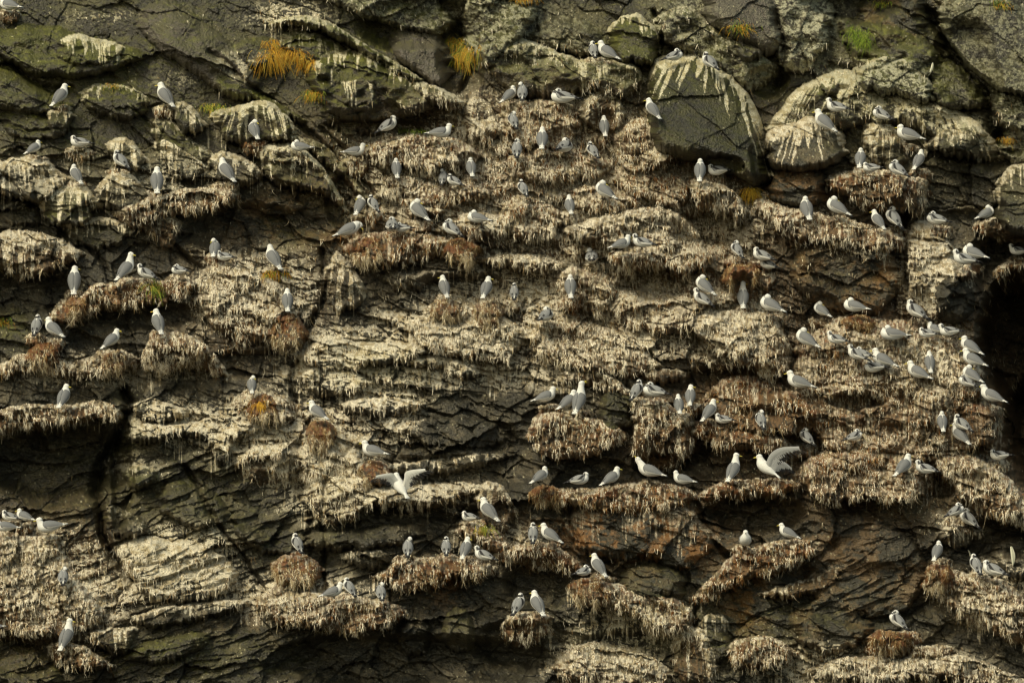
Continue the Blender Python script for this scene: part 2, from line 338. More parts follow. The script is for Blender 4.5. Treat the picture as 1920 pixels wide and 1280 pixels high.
F(54, '1310,1165,1200 1340,1150,1240 1375,1160,1230', g=.5, gl=34, tr=14, br=16)
F(46, '1500,1000,1120 1560,960,1150 1620,960,1160 1700,1000,1150 1740,1040,1120', tr=30, br=20, warm=.3)
F(56, '1480,1140,1200 1540,1120,1225 1600,1130,1215 1640,1160,1200', tr=20, br=14, warm=.3)
F(100, '1722,1064,1124 1760,1054,1136 1800,1070,1156 1850,1080,1178 1900,1100,1206 1930,1120,1214 2060,1180,1240', g=.85, gl=60, n=.6, v=1, tr=18, br=9)
F(76, '1622,1188,1234 1680,1180,1230 1728,1186,1226', g=.7, gl=40, n=.8, v=1)
F(86, '1690,1214,1236 1750,1208,1240 1804,1212,1236', g=.9, gl=26, n=.2, v=.8, tr=9)
F(98, '1504,1250,1272 1560,1230,1282 1620,1226,1282 1700,1232,1276 1780,1226,1280 1850,1240,1290 1920,1270,1310 2060,1300,1330', g=.9, gl=60, v=.8, tr=16, br=7)
F(70, '1755,990,1016 1800,985,1024 1840,990,1018', g=.6, gl=24)
F(60, '1860,1010,1060 1900,1000,1080 1960,1010,1090', tr=20, br=14)
# nests
NG = 'nests built of weed on the ledges'
F(66, '503,612,642 520,592,650 540,586,656 560,592,654 584,622,648', n=1.3, g=.3, gl=40, v=2, tr=16, br=8, thing='N|reddish brown weed nest under the gull seen from behind, left of centre')
F(78, '48,658,682 65,642,690 90,639,694 112,656,684', n=1.4, g=.15, gl=20, v=2, thing='N|rusty brown nest under the gull pair at the left edge')
F(66, '462,758,786 485,742,794 510,742,794 528,760,784', n=1.2, g=.3, gl=24, v=2, thing='N|brown nest with an orange tuft, under the gull with its head hidden')
F(66, '568,798,824 590,788,846 610,788,846 634,802,830', n=1.3, g=.2, gl=24, v=2.5, thing='N|shaggy red-brown nest hanging below the lone gull with a yellow bill')
F(72, '798,576,594 820,562,604 845,561,606 872,572,596', n=.6, g=.6, gl=30, v=2, thing='N|pale straw nest, left one of two side by side in the centre')
F(72, '882,577,602 900,564,612 925,564,612 948,577,602', n=.5, g=.5, gl=30, v=2.4, thing='N|shaggy straw nest, right one of two side by side in the centre')
F(84, '114,570,590 130,557,602 152,557,602 168,568,590', n=1.2, g=.3, gl=20, v=2, thing='N|small brown nest under the tall upright gull facing away at left')
F(80, '186,668,692 200,657,700 225,656,700 244,668,692', n=.5, g=.6, gl=30, v=2, thing='N|flat pale nest under the gull looking down to the right, left side')
F(104, '992,918,940 1020,909,948 1045,912,944 1056,922,936', n=1.2, g=.4, gl=20, v=2, thing='N|brown nest under the leftmost gull of the row of five')
F(66, '668,874,900 690,862,914 720,863,914 740,882,902', n=.9, g=.5, gl=24, v=2, thing='N|dome-shaped nest above the gull with both wings spread')
F(84, '1578,598,616 1600,590,624 1630,592,622 1645,602,614', n=1.1, g=.3, gl=20, v=2, thing='N|brown nest under the gull preening at the top of the right ridge')
F(96, '1628,1190,1214 1655,1181,1224 1690,1182,1224 1712,1192,1214', n=1.4, g=.3, gl=20, v=2, thing='N|rusty nest under the lone gull at lower right')
F(108, '1728,1066,1092 1750,1056,1104 1778,1060,1100 1790,1076,1092', n=1.4, g=.4, gl=30, v=2, thing='N|orange-brown nest at the left end of the lower right ledge')
F(84, '508,1048,1084 530,1041,1100 575,1042,1102 606,1058,1092', n=1.0, g=.5, gl=40, v=2, thing='N|blocky brown nest under the small young gull at lower left')
F(92, '1348,508,530 1375,494,544 1410,496,544 1434,510,532', n=1.4, g=.2, gl=20, v=2, thing='N|dark red-brown nest below the three gulls right of centre')
F(80, '824,458,478 850,447,496 880,449,496 904,462,482', n=1.3, g=.3, gl=20, v=2.4, thing='N|red-brown nest below the gull with head tucked, centre left')
F(80, '652,455,480 672,445,496 705,444,498 728,456,482', n=1.3, g=.3, gl=20, v=2.2, thing='N|red-brown nest under the large gull bending its head down')
F(106, '1062,1092,1116 1085,1082,1130 1120,1084,1134 1146,1096,1118', n=1.1, g=.5, gl=30, v=2.2, thing='N|brown nest under the gull pair at lower centre right')

# hollows: (x, y, rx, ry, depth)
HOLES = [(110, 870, 130, 75, 90), (60, 550, 90, 40, 40), (480, 430, 130, 45, 45), (860, 110, 40, 70, 60), (1440, 150, 40, 30, 40),
         (790, 44, 110, 46, 60), (230, 900, 20, 110, 60), (520, 950, 80, 60, 25), (860, 760, 130, 70, 10), (760, 980, 120, 30, 20),
         (1240, 870, 50, 28, 90), (1330, 870, 60, 30, 40), (1420, 960, 90, 36, 60), (1010, 1090, 60, 50, 40), (1330, 430, 70, 40, 50),
         (1225, 530, 60, 34, 50), (1380, 720, 110, 36, 50), (1605, 752, 50, 16, 60), (1765, 915, 34, 26, 60), (1810, 130, 60, 90, 60),
         (1870, 280, 50, 40, 60), (1880, 500, 60, 60, 90), (1928, 640, 88, 125, 420), (1985, 810, 100, 115, 460), (1880, 1010, 80, 40, 50),
         (760, 1240, 260, 50, 60), (980, 1210, 90, 46, 50), (60, 1230, 90, 40, 30), (1620, 1110, 160, 60, 30), (1600, 10, 90, 30, 70),
         (290, 590, 110, 22, 30), (560, 880, 20, 60, 20), (1100, 590, 40, 20, 20), (860, 540, 90, 30, 30), (700, 240, 90, 18, 30),
         (1430, 300, 20, 60, 50), (640, 380, 30, 50, 30), (1190, 1210, 110, 30, 40), (950, 860, 50, 60, 30), (800, 955, 110, 18, 30),
         (1760, 420, 90, 30, 30), (320, 690, 90, 40, 20), (480, 680, 80, 26, 30), (1560, 250, 30, 30, 20), (1520, 1040, 60, 60, 30)]
# cracks: width, depth, polyline
CRACKS = [(13, 60, '1748,20 1778,85 1812,140 1846,205 1874,262'), (8, 40, '1222,18 1244,60 1236,105'), (9, 44, '1448,20 1470,90 1460,160'), (6, 26, '1560,30 1600,100 1640,105'), (9, 34, '-20,98 20,120 45,142 80,165 130,172'), (7, 26, '395,95 430,122 480,160 540,212 580,250 640,315 690,378'), (5, 22, '0,325 40,365 90,400 130,440 165,470 200,505'),
          (13, 85, '236,735 246,765 232,800 200,860 184,930 192,1000 215,1045 250,1085'), (7, 30, '600,470 604,560 575,640 552,700 556,770 600,830'),
          (6, 30, '345,870 380,950 420,1000 460,1050 500,1110'), (7, 28, '600,900 612,1000 606,1060 615,1130'), (6, 26, '480,560 420,540 340,470 300,440'),
          (5, 20, '80,1110 140,1160 200,1220'), (6, 26, '1060,940 1080,1000 1110,1045 1150,1060'), (7, 26, '1300,920 1330,1000 1380,1060'),
          (7, 30, '1310,1130 1305,1180 1330,1260'), (6, 24, '1100,640 1160,700 1200,740'), (8, 30, '860,40 880,110 860,170'), (7, 30, '1700,400 1698,470 1706,540'),
          (6, 20, '985,560 960,600 930,560'), (5, 18, '600,240 660,300 700,380'), (6, 24, '1560,120 1620,130 1690,105'), (5, 20, '1770,90 1840,180 1870,260'),
          (4, 14, '250,1060 330,1048 420,1030'), (4, 14, '270,1095 350,1070 440,1050'), (4, 14, '300,1125 380,1100 450,1080'), (4, 12, '700,790 760,830 740,870'),
          (4, 12, '720,620 760,670 740,710'), (4, 14, '0,230 60,250 110,245 170,240'), (4, 14, '250,200 300,250 330,270'), (4, 14, '430,270 500,276 530,300')]
# soft zones: (x, y, rx, ry, amount) of guano, moss, weed, warm stain, lichen
ZG = [(540, 30, 120, 34, .5), (190, 30, 100, 24, .38), (450, 120, 60, 36, .45), (340, 150, 90, 30, .35), (1280, 60, 90, 40, .35), (1620, 120, 90, 40, .3), (1840, 60, 70, 50, .4), (250, 870, 90, 30, .4), (1000, 330, 330, 150, 0.92), (760, 320, 140, 90, 0.72), (1100, 560, 330, 130, 0.77), (1250, 420, 200, 100, 0.82), (480, 560, 130, 110, 0.72), (330, 330, 200, 60, 0.37),
      (650, 680, 150, 80, 0.72), (600, 850, 110, 120, 0.87), (850, 640, 170, 70, 0.92), (850, 690, 160, 40, 0.62), (1350, 600, 130, 80, 0.82), (1650, 680, 200, 90, 0.72),
      (1700, 860, 200, 80, 0.62), (330, 1060, 130, 70, 0.87), (90, 1080, 120, 100, 0.72), (560, 1120, 130, 50, 0.82), (1150, 980, 110, 50, 0.37), (200, 690, 220, 40, 0.62),
      (340, 790, 140, 50, 0.62), (1740, 540, 70, 100, 0.82), (1870, 1120, 90, 70, 0.72), (1620, 1250, 220, 50, 0.82), (1180, 1160, 130, 60, 0.62), (1130, 1240, 120, 50, 0.72),
      (720, 770, 90, 80, 0.57), (480, 800, 140, 80, 0.67), (80, 340, 140, 60, 0.37), (560, 300, 100, 50, 0.32), (1700, 210, 170, 60, 0.52), (1050, 100, 120, 60, 0.27),
      (200, 1110, 60, 60, 0.72), (940, 1010, 110, 40, 0.52), (1450, 400, 130, 50, 0.62), (1620, 480, 130, 60, 0.32), (750, 930, 160, 40, 0.62), (1020, 700, 200, 40, 0.52), (1800, 980, 100, 50, 0.32)]
ZM = [(200, 110, 460, 200, .62), (1250, 120, 320, 160, .6), (1650, 140, 320, 150, .62), (680, 80, 260, 110, .65), (330, 950, 300, 160, .3), (1350, 1180, 300, 90, .3), (650, 130, 150, 90, .7), (150, 100, 150, 60, .6), (480, 160, 90, 60, .4), (350, 250, 260, 120, .35), (1330, 240, 110, 130, .5), (1190, 70, 60, 50, .7), (1620, 100, 120, 50, .5),
      (630, 330, 70, 90, .6), (540, 440, 60, 60, .4), (700, 690, 100, 40, .5), (240, 820, 30, 80, .5), (320, 900, 120, 60, .35), (1200, 1190, 140, 40, .5), (330, 1230, 200, 50, .45),
      (960, 60, 110, 70, .4), (20, 620, 40, 40, .6), (1800, 180, 90, 70, .5), (1390, 1200, 80, 60, .4), (1740, 940, 60, 30, .3), (620, 960, 30, 80, .4)]
ZV = [(1050, 330, 320, 130, 1.0), (760, 320, 150, 90, .8), (1200, 450, 250, 110, .9), (1350, 560, 150, 120, .8), (1650, 700, 240, 120, 1.0), (1700, 870, 240, 80, 1.0),
      (90, 1090, 130, 110, .8), (480, 560, 130, 90, .5), (1420, 770, 160, 60, .9), (1100, 620, 140, 60, .6), (600, 830, 110, 60, .5), (1500, 430, 150, 50, .6), (1250, 800, 90, 60, .6)]
ZW = [(1150, 990, 130, 60, 1.0), (1640, 580, 60, 50, .9), (1660, 520, 30, 34, 1.2), (1400, 1110, 40, 70, 1.2), (520, 420, 100, 60, .5), (1080, 260, 160, 60, .7), (1250, 340, 120, 50, .8), (960, 350, 90, 40, .6), (1340, 500, 60, 40, .8), (1250, 560, 80, 40, .5), (1560, 660, 80, 40, .8), (1500, 770, 90, 50, .8), (1650, 860, 130, 50, .9), (700, 450, 120, 40, .7), (560, 1150, 130, 30, .5), (830, 1090, 40, 40, .8), (1290, 1010, 80, 70, .7),
      (1080, 580, 30, 50, .9), (1600, 1060, 120, 100, .4), (1500, 340, 70, 40, .5), (900, 400, 40, 40, .3), (1700, 50, 60, 60, .5), (1400, 780, 100, 70, .6), (1770, 800, 130, 80, .6), (460, 640, 80, 40, .3),
      (1640, 1205, 40, 40, .9), (1230, 1080, 50, 30, .5)]
ZL = [(1500, 50, 60, 70, 1.2), (960, 60, 90, 60, .6), (1690, 150, 80, 40, .9), (1850, 130, 100, 120, .5), (1880, 200, 60, 50, .6), (860, 30, 60, 40, .6), (1300, 30, 70, 50, .6), (1580, 130, 70, 24, .8)]

def axis(lo, hi, flo, fhi, st, cst):
    return np.concatenate([np.arange(flo, lo, cst), np.arange(lo, hi, st), np.arange(hi, fhi + cst, cst)])
AU = axis(-24, 1944, -300, 2220, 1.5, 5.0)
AV = axis(-24, 1304, -240, 1520, 1.5, 5.0)
U, V = np.meshgrid(AU.astype(np.float32), AV.astype(np.float32))
NR, NC = U.shape
WU = U + 26 * (fbm(U / 90, V / 90, 5, 3) - .5) + 7 * (fbm(U / 16, V / 16, 8, 2) - .5)
WV = V + 22 * (fbm(U / 80, V / 80, 6, 3) - .5) + 7 * (fbm(U / 14, V / 14, 9, 2) - .5)

def zone(L):
    z = np.zeros(U.shape, np.float32)
    for (x, y, rx, ry, a) in L:
        d = ((WU - x) / rx) ** 2 + ((WV - y) / ry) ** 2
        z = np.maximum(z, a * np.exp(-d * 0.9))
    return z

# general lean of the cliff and the bedding of the bare rock
BASE = 0.42 * (V - 640)
BASE = BASE + 34 * (fbm(U / 260, V / 200, 31, 3) - .5) * 2
for (x, y, rx, ry, dep) in HOLES:
    d = ((WU - x) / rx) ** 2 + ((WV - y) / ry) ** 2
    BASE = BASE - dep * (1 - sst(0.45, 1.35, d))
def bedding(ang, lx, ly, seed):
    c, s = math.cos(math.radians(ang)), math.sin(math.radians(ang))
    wu = U + .6 * (WU - U); wv = V + .6 * (WV - V)
    x = (wu * c + wv * s); y = (-wu * s + wv * c)
    f1, f2, a, b, dx, dy = voro(x / lx, y / ly, seed)
    edge = sst(0.0, 0.10, f2 - f1)
    return (a - .4) * 26 + dy * ly * (0.55 * b + .15) * 0.8 + dx * lx * (a - .5) * .22 - (1 - edge) * 3
wa = np.exp(-((U - 420) / 700) ** 2 - ((V - 60) / 260) ** 2) * 1.4 + np.exp(-((U - 1500) / 600) ** 2 - ((V - 100) / 230) ** 2) * 1.4
wc = np.exp(-((U - 300) / 500) ** 2 - ((V - 1080) / 260) ** 2) * 1.5 + np.exp(-((U - 1620) / 200) ** 2 - ((V - 1080) / 130) ** 2)
wb = np.full(U.shape, .62, np.float32)
nzq = fbm(U / 60, V / 60, 77, 2) * .3
sel = np.argmax(np.stack([wa + nzq, wb + .15, wc + nzq]), 0)
b1 = bedding(33, 130, 60, 100); b2 = bedding(12, 70, 32, 200); b3 = bedding(-17, 90, 22, 300)
s1 = bedding(30, 30, 14, 400) * .4; s2 = bedding(14, 24, 10, 500) * .55; s3 = bedding(-17, 34, 9, 600) * .5
BED = np.choose(sel, [b1 * .7 + s1, b2 + s2, b3 * .8 + s3])
f1, f2, qa, qb, qx, qy = voro((U + 1.3 * (WU - U)) / 130 + V / 500, (V + 1.3 * (WV - V) + 5 * vn(U / 7, V / 7, 702)) / 95, 700)
BLK = (qa - .5) * 34 + qx * 60 * (qb - .5) + qy * 46 * (qa - .2) - 9 * (1 - sst(0, .035, f2 - f1)) * sst(.42, .62, fbm(U / 50, V / 40, 701, 2))
TOPZ = sst(330, 180, V) * (1 - .5 * sst(800, 1000, U) * sst(1300, 1100, U))
DET = BED * (.8 - .4 * TOPZ) + BLK * (.8 - .35 * TOPZ) + 10 * (fbm(U / 22, V / 16, 41, 4) - .5) + 5.0 * (fbm(U / 5, V / 4, 43, 3) - .5)
for (wd, dep, s) in CRACKS:
    P = [tuple(float(q) for q in a.split(',')) for a in s.split()]
    d2 = np.full(U.shape, 1e9, np.float32)
    for (x0, y0), (x1, y1) in zip(P[:-1], P[1:]):
        ex, ey = x1 - x0, y1 - y0
        t = np.clip(((WU - x0) * ex + (WV - y0) * ey) / (ex * ex + ey * ey), 0, 1)
        d2 = np.minimum(d2, (WU - x0 - t * ex) ** 2 + (WV - y0 - t * ey) ** 2)
    DET = DET - dep * np.exp(-d2 / (wd * wd * .5))
del b1, b2, b3, s1, s2, s3, BED, nzq

WOB = 11 * (fbm(U / 26, V / 60, 61, 3) - .5) + 6 * (fbm(U / 6, V / 30, 62, 2) - .5)    # uneven lips
WOBB = 16 * (fbm(U / 18, V / 80, 63, 3) - .5) + 12 * (fbm(U / 4, V / 60, 64, 2) - .5)    # ragged lower edges
RV = fbm(U / 3.2, V / 8.0, 71, 2)        # fibre texture
RB = fbm(U / 9, V / 9, 72, 3)
TOP = np.full(U.shape, -300.0, np.float32)
MASKS = {k: np.zeros(U.shape, np.float32) for k in ('g', 'n', 'm', 'v', 'bare', 'warm', 'lich')}
THINGS = []
SIDE = 30 * (fbm(U / 60, V / 11, 65, 3) - .5)
def feat_arrays(f, r0, r1, c0, c1):
    u = U[r0:r1, c0:c1]; v = V[r0:r1, c0:c1]
    xs = [q[0] for q in f['pts']]
    cp = crom(f['pts'], 12 * len(xs)); cx = np.maximum.accumulate(cp[:, 0])
    tp = np.interp(u + .6 * (WU[r0:r1, c0:c1] - u), cx, cp[:, 1]) + WOB[r0:r1, c0:c1] * (1.0 if f['thing'] and not f['v'] else 0.8)
    bt = np.interp(u, cx, cp[:, 2]) + WOBB[r0:r1, c0:c1] * (.5 if f['tr'] > 24 else 1)
    wdt = xs[-1] - xs[0]
    ragged = .8 if (f['thing'] and not f['v']) else 1
    ue = u + ragged * min(1, wdt / 120) * (.7 * (WU[r0:r1, c0:c1] - u) + SIDE[r0:r1, c0:c1])
    ex = np.minimum(ue - xs[0], xs[-1] - ue)
    e1 = np.clip(1 - ex / (.30 * wdt), 0, 1) ** 2.2
    if ragged == 1:
        hgt = bt - tp
        tp = tp + hgt * .22 * e1; bt = bt - hgt * .50 * e1
    inside = (ex > 0) & (v > tp) & (v < bt)
    es = sst(0, min(26, .25 * wdt), ex)
    a = np.clip((v - tp) / f['tr'], 0, 1); b = np.clip((bt - v) / (f['br'] * 1.5 + 6 if f['tr'] < 20 else f['br']), 0, 1)
    prof = np.sqrt(np.clip(1 - (1 - a) ** 2, 0, 1)) * np.sqrt(np.clip(1 - (1 - b) ** 2, 0, 1)) * np.sqrt(es)
    prof = np.where(inside, prof, 0)
    # the face leans out a little towards the bottom of the mass
    prof = prof * (0.86 + .14 * np.clip((v - tp) / np.maximum(bt - tp, 1), 0, 1))
    d = v - tp
    xc = .5 * (xs[0] + xs[-1])
    us = (u - xc) / (1 + f['fan'] * np.clip(d, 0, 400) / (40 + .25 * (xs[-1] - xs[0]))) + xc
    us = us + 3.5 * (vn(u / 14, v / 16, 83) - .5) + 3 * (vn(u / 40, v / 30, 84) - .5)
    # single drips: pointed runs of their own length and width, below a closed cap
    rr = np.random.RandomState(int(xs[0] * 7 + f['pts'][0][1] * 13) % 100003)
    gx = np.arange(xs[0] - 30, xs[-1] + 30, .5); Lm = np.zeros_like(gx)
    for q in range(int(wdt / 3.2)):
        x0 = rr.uniform(xs[0], xs[-1]); w0 = rr.choice([1.2, 1.8, 2.4, 4.5]); l0 = f['gl'] * (.18 + 1.35 * rr.rand() ** 2.4) * (.35 + .9 * float(vn(np.array([x0 / 19.]), np.array([f['p']]), 88)[0]))
        Lm = np.maximum(Lm, l0 * (1 - np.clip(np.abs(gx - x0) / w0, 0, 1) ** 2))
    wob = 3 * (vn(u / 20, v / 18, 86) - .5)
    Ld = np.interp(us + wob, gx, Lm)
    cap = f['gl'] * (.05 + .42 * RB[r0:r1, c0:c1] ** 1.2)
    tip = np.maximum(sst(-1.5, 2.0, Ld - d), sst(-2, 5, cap - d))
    g = f['g'] * tip * sst(.26, .40, .55 * RB[r0:r1, c0:c1] + .45 * vn(us / 3, v / 7, 87) + .10)
    g = np.where(inside | ((d > -3) & (d < 4) & (ex > 0)), g, 0)
    n = f['n'] * sst(.3, .6, 1.25 - np.clip(d, 0, 99) / 26 * .8 + (RB[r0:r1, c0:c1] - .5) * 2.2) * inside
    return prof, g, n, inside, d
def rng(f):
    xs = [q[0] for q in f['pts']]
    c0, c1 = np.searchsorted(AU, xs[0] - 20), np.searchsorted(AU, xs[-1] + 20)
    r0 = np.searchsorted(AV, min(q[1] for q in f['pts']) - 26); r1 = np.searchsorted(AV, max(q[2] for q in f['pts']) + 26)
    return max(r0, 0), min(r1, NR), max(c0, 0), min(c1, NC)
PV = .55 + .9 * fbm(U / 46, V / 30, 91, 3)
REL = np.zeros(U.shape, np.float32)
def add_feature(f):
    r0, r1, c0, c1 = rng(f)
    prof, g, n, inside, d = feat_arrays(f, r0, r1, c0, c1)
    h = f['p'] * prof * (1 if f['thing'] else .86 * PV[r0:r1, c0:c1])
    if f['thing']:
        THINGS.append((f, r0, r1, c0, c1, prof, g, n, inside)); return
    R = REL[r0:r1, c0:c1]
    win = (h >= R - 1) & inside
    REL[r0:r1, c0:c1] = np.maximum(R, h)
    for k in MASKS:
        val = g if k == 'g' else n if k == 'n' else f[k] * np.ones_like(g)
        A = MASKS[k][r0:r1, c0:c1]
        A[win] = val[win] if k not in ('g',) else np.maximum(val, A * .4)[win]
for f in FEATS:
    add_feature(f)

